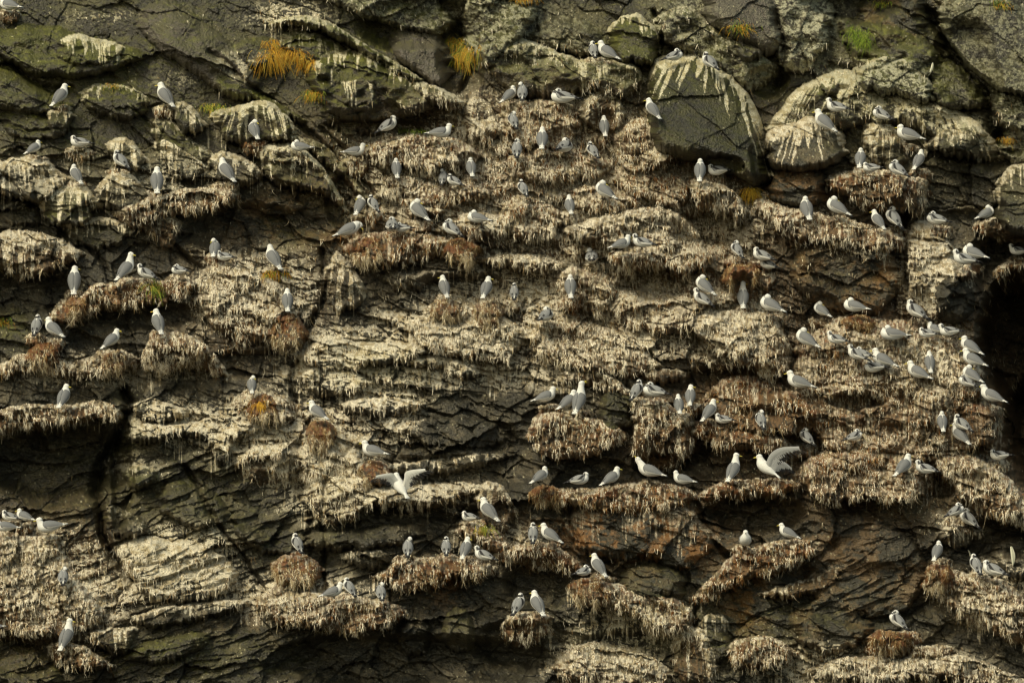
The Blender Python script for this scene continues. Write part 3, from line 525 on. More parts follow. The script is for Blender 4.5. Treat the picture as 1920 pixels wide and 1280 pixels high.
# ---------------------------------------------------------------- the gulls: left,right,top,bottom of each one, heading, body tilt, pose, head heading, age | label
GULLS = '''
0,44,-18,20,150,15,Hc,-,a|gull cut off by the top left corner, only its grey back showing
92,133,158,204,50,48,N,0,a|grown gull high at left, bill pointing right, above a white-streaked knob of rock
288,333,148,206,132,52,N,170,a|grown gull high at left with its long tail sloping down right, on the dark slab
46,77,258,292,40,30,H,20,a|small hunched gull on the large whitened bulge at the left edge
130,179,245,276,172,8,Hc,-,j|crouching gull facing left with a dark wing line, above the gull on the white knob
210,249,281,321,140,35,H,150,j|young gull with dark ear spot sitting below the fan of white streaks, left
130,160,308,349,125,45,H,120,a|gull seen from behind just above the round white-capped rock at left
406,448,298,346,132,48,N,140,a|grown gull standing over the right end of the long whitened ledge at upper left
463,492,226,266,112,45,T,-,a|gull with head hidden, hanging tail, right under the large white streak fan
276,313,317,368,95,60,N,60,a|gull seen from behind preening over the middle of the long whitened ledge at upper left
126,153,498,557,92,68,N,30,a|tall upright gull facing the rock beside the dark hollow at left, head turned right
212,257,475,530,48,48,S,-40,a|tall grown gull leaning over to touch the young gull beside it, left
255,300,487,526,158,22,N,165,j|young gull with black collar facing the taller gull that leans over it
323,360,488,515,155,8,Tc,-,j|small crouched young gull on the brown ledge right of the billing pair
388,418,452,485,85,40,Tc,-,a|round-backed preening gull perched above a small young one, left of centre
411,439,468,489,160,5,Hc,-,j|small low young gull tucked under the round-backed preening gull
57,81,590,634,80,55,H,60,j|young gull seen from behind, left member of the pair at the rusty nest, left edge
82,125,592,635,138,30,N,140,a|grown gull, right member of the pair at the rusty nest, left edge
187,229,616,657,42,38,N,-10,a|gull with bill lowered to the right, on the pale nest below the long left ledge
279,312,580,631,112,58,N,178,a|upright grown gull with bill pointing left, on the shaggy ledge right of the pale nest
702,746,212,253,30,30,H,0,j|young gull with black ear spot under the big streaked boulder, facing right
795,849,220,262,8,8,N,-,a|grown gull standing sideways facing right on visible legs, under the ridge's white tip
546,592,258,284,168,5,Tc,-,a|gull lying asleep low on the slanting rib with its head tucked, upper left
636,688,261,296,5,8,N,-,a|grown gull sideways facing right beside the long slanting rib, lower left of two facing right
731,755,298,338,98,55,H,-,a|white-headed gull seen from behind below the two right-facing gulls
870,896,298,335,98,50,H,110,a|gull seen from behind, single, just right of a touching pair on the white slope
820,842,322,351,80,45,T,-,j|left member of the small touching pair on the white slope left of centre
841,871,320,351,150,22,Hc,120,j|right member of the small touching pair on the white slope, tail pointing right
660,688,368,407,68,48,T,-,a|preening gull, left of the two side by side at the foot of the slanting ribs
688,716,365,402,128,48,H,60,j|young gull, right of the two side by side at the foot of the slanting ribs
766,811,373,418,135,42,T,-,a|preening grown gull with a long slanting back, above the small paired young ones
622,680,410,446,22,22,D,-20,a|large gull bending its head down to the right at the edge of the dark hollow
719,751,407,435,95,10,Hc,20,j|young gull with striped back, left of two crouched together on the shaggy mound
748,772,412,436,165,0,Tc,-,j|low young gull with black tail pointing right, behind its crouched neighbour on the shaggy mound
829,873,410,447,145,28,T,-,j|young gull with head turned back, above the red-brown nest left of centre
877,926,391,422,162,15,T,-,a|grown gull preening with head low on the wide white slope, left of centre
494,537,458,510,125,48,N,60,a|grown gull looking back to the right above a hanging orange tuft, left of centre
525,553,543,588,95,55,N,-,a|gull seen squarely from behind on the big reddish brown nest
818,846,517,562,108,55,N,170,a|grown gull on the left one of the twin straw nests, bill turned left
897,929,521,563,72,52,N,0,a|grown gull on the right one of the twin straw nests, bill turned right
952,976,533,566,90,45,H,60,j|small dark-backed young gull right of the twin straw nests
1099,1125,80,114,100,45,H,170,j|smaller left gull of the pair near the top centre
1117,1165,72,116,148,32,N,165,a|larger right gull of the pair near the top centre, tail sloping right
1238,1279,86,115,22,20,Tc,-,j|gull bending to preen on the left shoulder of the big dark boulder
1316,1352,97,136,135,38,H,120,j|dark-collared young gull on the crown of the big dark boulder
936,968,158,196,40,38,H,-,a|left gull of the huddled pair on the brown ledge at top centre
966,993,157,194,88,45,T,-,j|right gull of the huddled pair on the brown ledge at top centre
1032,1096,166,194,170,5,Tc,-,j|stretched-out resting gull with black tail tip pointing right, top centre ledge
1207,1241,182,228,128,50,N,170,a|grown gull standing at the left foot of the big dark boulder
1120,1146,219,260,95,55,N,-,a|white-headed gull seen from behind, left below the gull at the boulder's foot
950,975,210,246,110,48,T,-,j|young gull with head tucked beneath the huddled pair at top centre
956,982,262,301,90,50,H,20,j|young gull seen from behind with black collar and black wing tips, in a brown hollow
1003,1030,239,284,88,52,N,-,a|tall gull seen from behind with white tail towards the viewer, left of a ruffled one
1038,1073,255,286,60,15,Tc,-,j|ruffled young gull preening flat against the brown weed, upper centre
1100,1126,264,301,120,42,H,110,j|young gull below the white-headed one seen from behind, upper centre
1300,1325,298,345,85,58,H,-,a|upright gull, left of the pair below the big dark boulder
1324,1376,304,329,172,2,Hc,-,j|low gull lying tail to the right beside the upright one below the big boulder
1546,1598,177,214,158,12,N,175,j|young gull on thin legs facing left, topmost of the flock on the upper right dome
1521,1573,202,252,140,38,N,165,a|grown gull on the white-fanned bulge at upper right
1638,1677,194,228,148,22,T,-,j|young gull with tucked head on the brow of the upper right dome
1680,1736,226,268,158,18,H,150,a|grown gull resting with head drawn in at the top of the pale gully, upper right
1600,1626,279,319,80,45,H,-,a|upright gull, left end of the four on the ledge at upper right
1620,1656,299,323,168,2,Hc,-,j|low flat young gull right behind the upright left one of the four, upper right
1668,1706,296,335,142,30,T,-,j|young gull with bowed head, third of the four on the ledge at upper right
1705,1736,282,322,58,48,N,-,a|upright gull facing away, right end of the four on the ledge at upper right
1496,1528,371,417,100,50,H,-,a|gull with its white tail fanned towards the viewer, left end of the ledge row
1549,1600,370,408,148,28,T,-,a|preening gull with a slanting grey back next to the one with a fanned tail
1629,1663,394,434,125,45,N,170,a|grown gull, left of the pair at the right end of the ledge row
1658,1698,390,433,130,45,T,-,j|young gull, right of the pair at the right end of the ledge row
1739,1786,390,421,158,15,Tc,-,j|headless-looking sleeping gull in front of the dark gap on the right
1825,1863,380,413,30,25,T,-,a|hunched grey gull facing right near the drip-streaked boulder, right
1370,1397,450,488,125,50,T,-,j|upright young gull, leftmost of three right of centre
1410,1456,456,490,150,18,Hc,165,j|upper one of the two overlapping gulls, right of centre
1423,1463,475,508,150,20,H,165,j|lower one of the two overlapping gulls, right of centre, in front
1784,1841,458,500,170,14,N,175,j|young gull with black bill and collar, before a grown one at the cave mouth
1806,1856,453,490,150,20,T,-,a|grown gull tucked behind the black-billed young one at the cave mouth
1888,1936,454,481,178,5,N,-,j|gull cut by the right edge above the squared clump, facing left
1526,1561,564,597,138,30,T,-,a|small gull left of the brown nest at the top of the right ridge
1583,1635,554,589,158,15,T,-,a|white-headed gull preening on the brown nest at the top of the right ridge
1697,1743,558,602,140,32,H,165,j|dusky young gull highest on the right-hand edge of the ridge
1741,1775,596,628,150,20,H,130,a|gull's white head and shoulders behind the collared one on the ridge's right edge
1755,1811,606,633,176,3,N,-,j|black-collared young gull stretched sideways with tail over the dark cave
1725,1760,606,633,158,8,Hc,-,j|small low young gull left of the black-collared one on the ridge
1648,1716,605,642,172,5,T,-,a|gull preening with wings half open, broad and low, upper ridge on the right
969,994,337,373,115,45,H,90,j|young gull on the brow above the shaggy mound, centre
1055,1081,368,405,98,50,N,-,a|round white-headed gull seen from behind, centre, below the young one on the brow
1115,1161,340,377,140,32,T,-,a|gull preening with its tail slanting right, centre, above the kissing pair
1138,1185,434,470,22,18,N,20,a|left gull of the kissing pair, tail to the left, centre
1183,1236,436,468,162,12,N,150,j|right gull of the kissing pair, tail to the right, centre
1093,1126,463,494,88,15,Tc,-,j|ball-shaped preening gull left below the kissing pair
1055,1084,517,563,92,55,H,-,a|gull with spread grey back seen from behind, right of centre, beside white drips
1006,1035,569,603,60,20,Tc,-,j|pale ruffled young gull scratching itself below the small dark-backed one, centre
1303,1346,517,557,140,35,T,-,a|grown gull standing behind the collared young one, right of centre
1296,1341,537,577,145,32,N,160,j|young gull with collar in front of a grown one, right of centre
1378,1408,530,582,88,55,S,20,a|tall gull twisting its head right over a white slope, right of centre
1426,1476,545,588,148,25,T,-,a|gull with head tucked, right of the tall twisting one
104,136,722,768,72,52,N,-20,a|lone gull with lowered bill on the long ledge above the big dark hollow, left
462,482,704,740,95,50,T,-,a|small pale gull with head hidden over the orange tuft, left of centre
574,619,748,789,142,32,N,175,a|grown gull with yellowish bill on the shaggy red-brown nest
673,733,822,860,155,15,N,180,a|grown gull facing left on the nest above the one with spread wings
700,806,878,935,125,48,W1,150,a|gull with both wings raised and spread, black wing tips, left of centre
894,940,930,980,132,42,N,175,a|larger gull of the pair on the brown lip below the spread-winged one
868,899,948,977,150,8,Hc,170,j|small black-collared gull at the left of the pair below the spread-winged one
995,1044,714,757,20,18,N,0,a|leftmost of three gulls on the shaggy round mound, standing apart
1043,1084,725,770,40,30,N,20,a|middle of three gulls on the shaggy round mound, pressed against the calling one
1066,1107,718,780,68,62,C,5,a|calling gull with its yellow bill wide open and neck stretched
1177,1207,711,754,58,45,H,30,j|left one of the young pair atop the next mound right of the calling gull
1206,1262,714,748,162,12,T,-,j|right one of the young pair atop the mound, long tail to the right
1261,1284,740,778,95,52,N,-,a|small gull seen from behind below the long-tailed young one
1280,1309,725,763,85,50,N,-10,a|gull seen from behind with bill to the right, behind the small one on the mound
1310,1349,748,793,48,45,N,0,a|grown gull standing over a low young one with its tail to the right
1343,1378,768,794,165,5,Hc,-,j|low young gull at the feet of the grown one, tail to the right
1413,1439,770,808,105,48,T,-,j|young gull alone against the thatched mound, right of centre
991,1029,873,908,40,32,H,-,a|leftmost gull of the row of five under the round mound
1056,1107,880,912,12,12,H,0,j|young gull with ear spot, second from left in the row of five
1123,1166,870,912,35,30,N,0,a|middle gull of the row of five, facing right
1191,1252,849,898,160,18,U,170,a|gull craning its neck with bill skywards, in front of the black hole
1265,1308,875,911,158,15,N,90,a|rightmost gull of the row of five, head turned to the rock
1356,1394,850,906,62,52,S,0,a|tall gull with a bright yellow bill left of the one lifting a wing
1408,1504,838,896,150,40,W2,175,a|gull lifting one broad grey wing high to the right
1492,1541,614,655,145,28,T,-,a|grown gull at the left end of the slanting row on the right ridge
1548,1596,616,648,158,12,N,165,j|young gull second from left in the slanting row on the right ridge
1586,1632,640,678,148,25,N,165,j|young gull in the middle of the slanting row, tail meeting two others
1602,1640,643,672,150,15,Tc,-,j|gull half hidden behind the middle one of the slanting row
1631,1686,649,690,150,22,N,170,a|grown gull right of the middle of the slanting row, bill to the left
1622,1671,671,698,165,0,Tc,-,j|lowest gull of the slanting row, lying flat with black-streaked wings
1697,1750,672,713,148,26,N,160,a|broad grown gull near the right end of the slanting row, tail crossing another
1730,1756,660,702,92,55,N,-,a|upright gull seen from behind behind the broad one on the right ridge
1798,1846,628,668,145,28,H,160,a|topmost gull of the column along the cave edge
1802,1852,646,689,148,26,N,170,a|second gull from the top in the column along the cave edge
1808,1843,677,720,142,32,T,-,a|third gull from the top in the column along the cave edge
1800,1836,695,728,150,22,Tc,-,j|fourth from the top in the column along the cave edge, tucked low
1834,1890,715,757,155,22,N,170,a|bottom gull of the column, its tail jutting over the dark cave
1470,1533,692,732,158,18,N,175,a|lone grown gull with yellow bill below the left end of the slanting row
1754,1779,773,812,92,55,H,-,a|gull seen from behind beside the comb of long white drips on the right
1787,1827,776,812,138,32,H,130,j|rear gull of the two overlapping right of the white drips
1780,1822,793,836,128,38,N,165,a|front gull of the two overlapping right of the white drips
1498,1532,803,838,132,38,T,-,j|young gull just above the tip of the raised wing
1577,1616,798,827,22,18,Tc,-,j|ruffled headless-looking gull preening beside a light stick
1672,1713,848,895,45,38,N,20,a|grown gull of the pair on the wide thatched shelf, tail to the left
1714,1765,856,892,158,15,N,165,j|black-collared young gull of the pair on the wide thatched shelf
1853,1903,838,862,174,0,Hc,-,j|low gull alone at the far right in front of the black cave
1768,1806,936,970,25,22,T,-,j|upper left of the two young gulls under the thatched shelf at far right
1799,1840,952,993,142,35,T,-,j|lower right of the two young gulls under the thatched shelf at far right
-14,42,965,996,178,8,Nc,-,a|gull cut by the left edge with its tail pointing right
30,68,945,979,150,20,H,165,a|gull behind and above the others of the group at the left edge
6,38,950,976,160,12,Hc,-,j|gull squeezed between the other two at the left edge
64,130,962,1002,182,-6,N,-,a|grown gull facing left with tail cocked up, right end of the left edge group
106,131,1064,1099,95,42,Tc,-,j|small pale gull with dark wing tips flat against the brown weed, lower left
-30,12,1166,1182,178,0,Hc,-,a|white tail tip of a gull cut by the left edge near the bottom
106,144,1147,1222,65,60,S,-10,a|large grown gull looking right at lower left, above the dark hollow
543,573,1000,1040,118,45,H,150,j|young gull with black collar on the blocky nest, lower left of centre
598,644,1080,1122,20,20,N,0,a|grown gull touching bills, tail to the left, on the lower left ledge
641,671,1081,1121,128,45,H,175,j|young gull touching bills with the grown one on the lower left ledge
700,727,1094,1128,100,42,T,-,j|preening young gull alone at the right end of the lower left ledge
752,778,1008,1047,90,50,T,-,j|leftmost of the four on the lower centre ledge, seen from behind
824,849,1008,1044,92,48,H,30,j|second of the four on the lower centre ledge, seen from behind
859,888,1008,1050,72,50,N,-30,a|third of the four on the lower centre ledge, grown, bill down to the right
885,937,1022,1054,155,18,N,160,j|rightmost of the four on the lower centre ledge, tail to the right
988,1011,980,1022,88,55,H,150,j|small gull seen from behind, left of two on the ledge below the row of five
1008,1059,980,1020,148,28,N,170,a|grown gull, right of the two sharing the ledge below the row of five
1072,1106,1050,1079,28,12,Tc,-,j|tucked young gull left of a grown one, lower centre right
1105,1141,1036,1084,128,48,N,150,a|grown gull with sloping grey back beside the tucked young one, lower centre right
956,984,1110,1156,62,52,H,-,j|young gull, left of the two on the isolated knob at bottom centre
991,1027,1108,1157,118,52,N,130,a|grown gull, right of the two on the isolated knob at bottom centre
1383,1412,996,1028,270,25,Hc,-,j|young gull facing the viewer with its pale breast showing
1458,1502,974,1011,155,22,N,178,a|grown gull with a dark bill on the reddish ledge, lower right of centre
1743,1769,1014,1053,65,48,H,-,a|single upright gull at the left end of the lower right ledge
1815,1844,1040,1080,110,48,H,150,j|young gull with black collar and wing bar in the middle of the lower right ledge
1840,1893,1043,1083,152,20,H,165,j|plump young gull at the right of the lower right ledge, tail to the right
1667,1706,1144,1183,140,35,T,-,j|lone young gull with its head turned back on the rusty nest, bottom right
'''


def grid_quads(nr, nc, wrap=False):
    q = []
    cc = nc if wrap else nc - 1
    for i in range(nr - 1):
        for j in range(cc):
            j2 = (j + 1) % nc
            q.append((i * nc + j, i * nc + j2, (i + 1) * nc + j2, (i + 1) * nc + j))
    return np.array(q)

def tube(P, R, seg=8, ry=None):
    P = np.asarray(P, float); T = np.gradient(P, axis=0); T /= np.linalg.norm(T, axis=1)[:, None] + 1e-9
    a = np.linspace(0, 2 * math.pi, seg, endpoint=False)
    V = []
    for i in range(len(P)):
        s = np.cross(T[i], [0, 0, 1.0])
        if np.linalg.norm(s) < .2: s = np.array([0, 1.0, 0])
        s /= np.linalg.norm(s); n = np.cross(s, T[i])
        for k in a:
            V.append(P[i] + R[i] * (math.cos(k) * s * (ry or 1) + math.sin(k) * n))
    return np.array(V), grid_quads(len(P), seg, True)

WHITE = (.68, .68, .665); GREY = (.165, .17, .18); BLACK = (.022, .022, .025)
def gull_geometry(pose, pitch, dh, age):
    """parts of one gull in its own frame: feet at the origin, breast towards +x. name -> list of (verts, quads, colours)"""
    crouch = pose.endswith('c'); pose = pose.rstrip('c')
    ph = math.radians(pitch)
    A = np.array([math.cos(ph), 0, math.sin(ph)]); Up = np.array([-math.sin(ph), 0, math.cos(ph)]); Y = np.array([0, 1.0, 0])
    zc = (.052 if crouch else .088) + .02 * math.sin(abs(ph))
    C = np.array([-.01 * math.cos(ph), 0, zc])
    B = lambda a, u: C + A * a + Up * u
    d = math.radians(dh)
    look = np.array([math.cos(d), math.sin(d), -.12])
    Sh = B(.078, .02)
    if pose in 'N' or pose.startswith('W'): Hc = Sh + np.array([.018, 0, .058 - .02 * math.sin(ph)])
    elif pose == 'H': Hc = Sh + np.array([.004, 0, .040 - .01 * math.sin(ph)])
    elif pose == 'S': Hc = Sh + np.array([.022, 0, .085])
    elif pose == 'C': Hc = Sh + np.array([.020, 0, .098]); look[2] = .55
    elif pose == 'U': Hc = Sh + np.array([.050, 0, .070]); look[2] = 1.1
    elif pose == 'D': Hc = Sh + np.array([.045, .0, -.002]); look[2] = -1.3
    elif pose == 'T':
        sgn = -1 if dh < 0 else 1
        Hc = B(.048, .0) + np.array([-.004, sgn * .022, .066]); look = np.array([-.75, sgn * .55, -.42])
    else: Hc = Sh + np.array([.018, 0, .05])
    look = look / np.linalg.norm(look)
    body = [(B(-.150, .006), .004, .004), (B(-.137, .004), .017, .012), (B(-.10, 0), .034, .027), (B(-.06, -.003), .047, .041), (B(-.01, -.006), .055, .053),
            (B(.035, -.004), .055, .054), (B(.068, .006), .047, .049)]
    nk = Sh * .5 + Hc * .5
    nk = nk + np.array([.004, 0, 0])
    rows = [tuple(p) + (a, b) for p, a, b in body] + [tuple(nk) + (.0335, .035)] + \
           [tuple(Hc + np.array([0, 0, -.012])) + (.0285, .030), tuple(Hc + np.array([0, 0, .006])) + (.0275, .029), tuple(Hc + np.array([0, 0, .020])) + (.020, .021), tuple(Hc + np.array([0, 0, .0285])) + (.007, .007), tuple(Hc + np.array([0, 0, .030])) + (.001, .001)]
    rows = [r[:3] + ((r[3] * 1.14, r[4] * 1.10) if i < 7 else (r[3] * 1.06, r[4] * 1.05)) for i, r in enumerate(rows)]
    K = crom(rows, 52); seg = 18
    P = K[:, :3]; T = np.gradient(P, axis=0); T /= np.linalg.norm(T, axis=1)[:, None] + 1e-9
    ang = np.linspace(0, 2 * math.pi, seg, endpoint=False)
    V = []
    for i in range(len(P)):
        n = np.cross(Y, T[i]); n = -n / (np.linalg.norm(n) + 1e-9)
        n = n if n @ (Up * .5 + np.array([-.5, 0, .2])) > 0 else -n
        for k in ang:
            V.append(P[i] + Y * math.sin(k) * max(K[i, 3], .001) + n * math.cos(k) * max(K[i, 4], .001))
    V = np.array(V)
    rel = V - Hc; hd = np.linalg.norm(rel, axis=1); dl = rel @ look
    wgt = np.clip(1 - (hd - .03) / .012, 0, 1) * np.clip(dl / .03, 0, 1)
    V = V + look * (wgt * .010)[:, None]
    col = np.tile(np.array(WHITE), (len(V), 1))
    sx = np.cross(look, [0, 0, 1.0]); sx /= np.linalg.norm(sx)
    rel = V - Hc
    if age == 'j':
        for s in (-1, 1):
            e = Hc + s * sx * .027 - look * .008
            col = np.where((np.linalg.norm(V - e, axis=1) < .0145)[:, None], (.035, .035, .04), col)
        back = -(V - nk) @ look
        band = (np.abs(V[:, 2] - (nk[2] + .006)) < .014) & (back > .002) & (np.linalg.norm(V - nk, axis=1) < .06)
        col = np.where(band[:, None], (.05, .05, .055), col)
        crown = (rel[:, 2] > .014) & (rel @ look < 0)
        col = np.where(crown[:, None], np.array((.45, .45, .45)), col)
    else:
        pass
    parts = {'body': [(V, grid_quads(len(P), seg, True), col)]}
    # bill
    b0 = Hc + look * .032 + np.array([0, 0, -.004]); L = .040
    bc = (.62, .52, .10) if age == 'a' else (.04, .04, .04)
    def billtube(d0, sc):
        PP = [b0 + d0 * L * q for q in (0, .3, .65, .9, 1.0)]; PP[3] = PP[3] + np.array([0, 0, -.001]); PP[4] = PP[4] + np.array([0, 0, -.003])
        return tube(PP, [x * sc for x in (.0068, .0062, .0048, .003, .0005)], 8)
    if pose == 'C':
        up2 = look + np.array([0, 0, .30]); dn = look - np.array([0, 0, .42])
        q = [billtube(up2 / np.linalg.norm(up2), .8), billtube(dn / np.linalg.norm(dn), .7)]
    else: q = [billtube(look, 1)]
    parts['bill'] = [(v, f, np.tile(bc, (len(v), 1))) for v, f in q]
    # eyes
    for s in (-1, 1):
        c = Hc + look * .017 + s * sx * .0235 + np.array([0, 0, .006])
        th = np.linspace(0, math.pi, 6); v = []
        for t in th:
            for k in np.linspace(0, 2 * math.pi, 8, endpoint=False):
                v.append(c + .0046 * np.array([math.sin(t) * math.cos(k), math.sin(t) * math.sin(k), math.cos(t)]))
        v = np.array(v); parts['eye%d' % s] = [(v, grid_quads(6, 8, True), np.tile((.015, .012, .01), (len(v), 1)))]
    # tail
    T0 = [(-.105, .020, .012), (-.15, .022, .007), (-.185, .030, .004), (-.212, .034, .003)]
    v = []; c = []
    for a, wd, th in T0:
        for k in np.linspace(0, 2 * math.pi, 12, endpoint=False):
            v.append(B(a + .006 * abs(math.cos(k)) * (a < -.2), .008 + th * math.sin(k) + .004 * (1 - math.cos(k) ** 2)) + Y * wd * math.cos(k))
            c.append(BLACK if (age == 'j' and a < -.18) else WHITE)
    v.append(B(-.212, .008)); n = len(v)
    q = grid_quads(4, 12, True)
    end = np.array([(36 + j, 36 + (j + 1) % 12, n - 1, n - 1) for j in range(12)])
    c.append(c[-1]); parts['tail'] = [(np.array(v), np.concatenate([q, end]), np.array(c))]
    # folded wings
    wk = np.array([(.068, .034, .040, 25, 50), (.055, .048, .050, 12, 82), (.03, .058, .057, 4, 104), (-.02, .060, .058, 2, 112), (-.07, .053, .049, 2, 108), (-.11, .042, .036, 6, 104),
                   (-.15, .030, .024, 18, 100), (-.185, .020, .015, 30, 96), (-.215, .012, .009, 45, 92), (-.236, .006, .005, 60, 88)])
    wk[:, 1] *= 1.14; wk[:, 2] *= 1.10
    WK = crom(wk, 22)
    for s in (-1, 1):
        v = []; c = []
        for (a, ry, rz, t0, t1) in WK:
            for j in range(11):
                t = math.radians(t0 + (t1 - t0) * j / 10); td = math.degrees(t)
                rim = 1.0 + (.05 if 0 < j < 10 else -.03)
                v.append(B(a, -.002 + rz * rim * math.cos(t) + .002) + Y * s * ry * rim * math.sin(t))
                k = GREY
                if a < -.178: k = BLACK
                elif a < -.165: k = (.75, .74, .72)
                elif j >= 9 and a < .02: k = (.62, .61, .58)
                if age == 'j':
                    k = (.225, .23, .24) if k == GREY else k
                    if a < -.14: k = BLACK
                    line = 40 + (.05 - a) * 560
                    if -.065 < a < .055 and abs(td - line) < 15: k = BLACK
                    if -.13 < a < -.085 and j in (2, 3, 4): k = BLACK
                    if j >= 8 and a < -.01 and a > -.14: k = (.68, .67, .64)
                c.append(k)
        parts['wing%d' % s] = [(np.array(v), grid_quads(22, 11), np.array(c))]
    # legs with webbed feet
    if not crouch:
        for s in (-1, 1):
            top = B(-.02, -.045) + Y * s * .018; bot = np.array([.004, s * .020, .004])
            v1, q1 = tube([top, top * .5 + bot * .5, bot], [.006, .0038, .0035], 6)
            f = np.array([(-.006, s * .020 - .004, .001), (.030, s * .020 - .018, .001), (.030, s * .020 + .018, .001), (-.006, s * .020 + .004, .001),
                          (-.006, s * .020 - .003, .006), (.028, s * .020 - .016, .004), (.028, s * .020 + .016, .004), (-.006, s * .020 + .003, .006)])
            q2 = np.array([(0, 1, 2, 3), (4, 7, 6, 5), (0, 4, 5, 1), (1, 5, 6, 2), (2, 6, 7, 3), (3, 7, 4, 0)])
            parts['leg%d' % s] = [(v1, q1, np.tile((.05, .042, .035), (len(v1), 1))), (f, q2, np.tile((.05, .042, .035), (8, 1)))]
    return parts

# spread wings in photo steps relative to the bird's own middle: leading edge, trailing edge, toward-viewer depth
def spread(lead, trail, x0, y0, az, k, under):
    """a raised wing: a covert panel along the bone and separate flight feathers fanning from it"""
    Lp = crom(lead, 40); Tp = crom(trail, 40)
    Vs, Qs, Cs, o = [], [], [], 0
    def put(v, q, c):
        nonlocal o
        Vs.append(np.array(v, float)); Qs.append(np.asarray(q) + o); Cs.append(np.array(c, float)); o += len(v)
    n, m = 20, 6
    v, c = [], []
    for i in range(n):
        f = i / (n - 1) * 39 * .93; P = Lp[int(f)]; Q = Tp[int(f)]
        for j in range(m):
            t = j / (m - 1) * .52; w_ = P * (1 - t) + Q * t
            v.append((w_[0], w_[1], w_[2] + 1.2 * math.sin(j / (m - 1) * math.pi) + .8)); c.append((.60, .60, .58) if under else (.34, .345, .35))
    put(v, grid_quads(n, m), c)
    nf = 20
    for i in range(nf):
        t = (i + .5) / nf; f = int(t * 39)
        r = Lp[int(f * .94)] * .7 + Tp[int(f * .94)] * .3; e = Tp[f] + (Tp[f] - r) * (.10 + .05 * (i % 2))
        if t > .72: e = e + (Lp[39] - Lp[30]) * (t - .72) * 1.5
        d = e - r; pz = np.array([-d[1], d[0], 0]); pz /= np.linalg.norm(pz) + 1e-9
        v, c = [], []
        for a_ in range(7):
            s_ = a_ / 6; wd = (2.6 if t < .6 else 1.9) * math.sin(math.pi * (.12 + .80 * s_)) ** .6
            for sg in (-1, 0, 1):
                q = r + d * s_ + pz * wd * sg * .5; v.append((q[0], q[1], q[2] + (.25 if sg == 0 else 0) + .12 * i))
                base = (.52, .52, .50) if under else (.42, .425, .43)
                if t > .42 and s_ > .74 - (t - .42) * .9: base = BLACK
                elif sg == 0: base = tuple(x * .7 for x in base)
                c.append(base)
        put(v, grid_quads(7, 3), c)
    p = np.concatenate(Vs); col = np.concatenate(Cs)
    v = np.stack([(p[:, 0] - x0) * S, -p[:, 2] * S, (y0 - p[:, 1]) * S], 1)
    R = math.radians(-az)
    w_ = np.stack([v[:, 0] * math.cos(R) - v[:, 1] * math.sin(R), v[:, 0] * math.sin(R) + v[:, 1] * math.cos(R), v[:, 2]], 1) / k
    return w_, np.concatenate(Qs), col

def parse_gulls():
    out = []
    cache = {}
    for ln in GULLS.strip().split('\n'):
        a, label = ln.split('|')
        x0, x1, y0, y1, az, pitch, pose, hz, age = a.split(',')
        x0, x1, y0, y1, az, pitch = map(float, (x0, x1, y0, y1, az, pitch))
        if hz == '-': dh = 20 if pose[0] == 'T' and az < 90 else (-20 if pose[0] == 'T' else 0)
        else:
            dh = (float(hz) - az + 180) % 360 - 180
        dh = round(dh / 20) * 20
        pitch = pitch if pitch < 30 else 30 + (pitch - 30) * .65
        pitch = round(pitch / 6) * 6
        key = (pose, pitch, dh, age)
        if key not in cache: cache[key] = gull_geometry(pose, pitch, dh, age)
        pts = np.concatenate([q[0] for nm, pl in cache[key].items() for q in pl])
        if pose.startswith('W'): pts = np.concatenate([q[0] for nm, pl in cache[key].items() for q in pl if not nm.startswith('wing')])
        r = math.radians(az)
        X = (pts[:, 0] * math.cos(r) - pts[:, 1] * math.sin(r)) / S; Z = pts[:, 2] / S
        bw, bh = X.max() - X.min(), Z.max() - Z.min()
        if pose.startswith('W1'): bx0, bx1, by0, by1 = 733, 770, 884, 934
        elif pose.startswith('W2'): bx0, bx1, by0, by1 = 1409, 1468, 844, 896
        else: bx0, bx1, by0, by1 = x0, x1, y0, y1
        k = math.hypot(bx1 - bx0, by1 - by0) / math.hypot(bw, bh)
        k = min(max(k, .84), 1.2)
        fx = .5 * (bx0 + bx1) - k * .5 * (X.min() + X.max())
        fy = by1 + k * Z.min()
        out.append(dict(key=key, az=az, k=k, fx=fx, fy=fy, box=(x0, x1, y0, y1), label=label, pose=pose, age=age))
    return out, cache
BIRDS, GEO = parse_gulls()

# ---------------------------------------------------------------- a lip of weed and droppings under every gull that has no nest, and room behind each bird
def ci(x): return min(max(int(np.searchsorted(AU, x)), 0), NC - 1)
def ri(y): return min(max(int(np.searchsorted(AV, y)), 0), NR - 1)
R0 = random.Random(3)
for b in BIRDS:
    x, y = b['fx'], b['fy']
    onthing = any(min(q[0] for q in f['pts']) < x < max(q[0] for q in f['pts']) and
                  np.interp(x, [q[0] for q in f['pts']], [q[1] for q in f['pts']]) - 8 < y < np.interp(x, [q[0] for q in f['pts']], [q[2] for q in f['pts']]) for f in FEATS if f['thing'])
    if onthing or b['pose'].startswith('W'): continue
    h = float(REL[ri(y - 2):ri(y + 10), ci(x - 14):ci(x + 14)].max()) if 0 < y < 1280 else 50
    wl, wr, hh = R0.uniform(18, 30), R0.uniform(18, 34), R0.uniform(16, 34)
    F(max(h, 30) + 9, '%g,%g,%g %g,%g,%g %g,%g,%g %g,%g,%g' % (x - wl, y + 5, y + hh * .6, x - 10, y, y + hh, x + 10, y, y + hh * 1.05, x + wr, y + R0.uniform(2, 8), y + hh * .6),
      g=R0.uniform(.6, .95), gl=R0.uniform(20, 50), n=R0.uniform(.1, .7), v=.9, tr=10, br=6)
    add_feature(FEATS[-1])

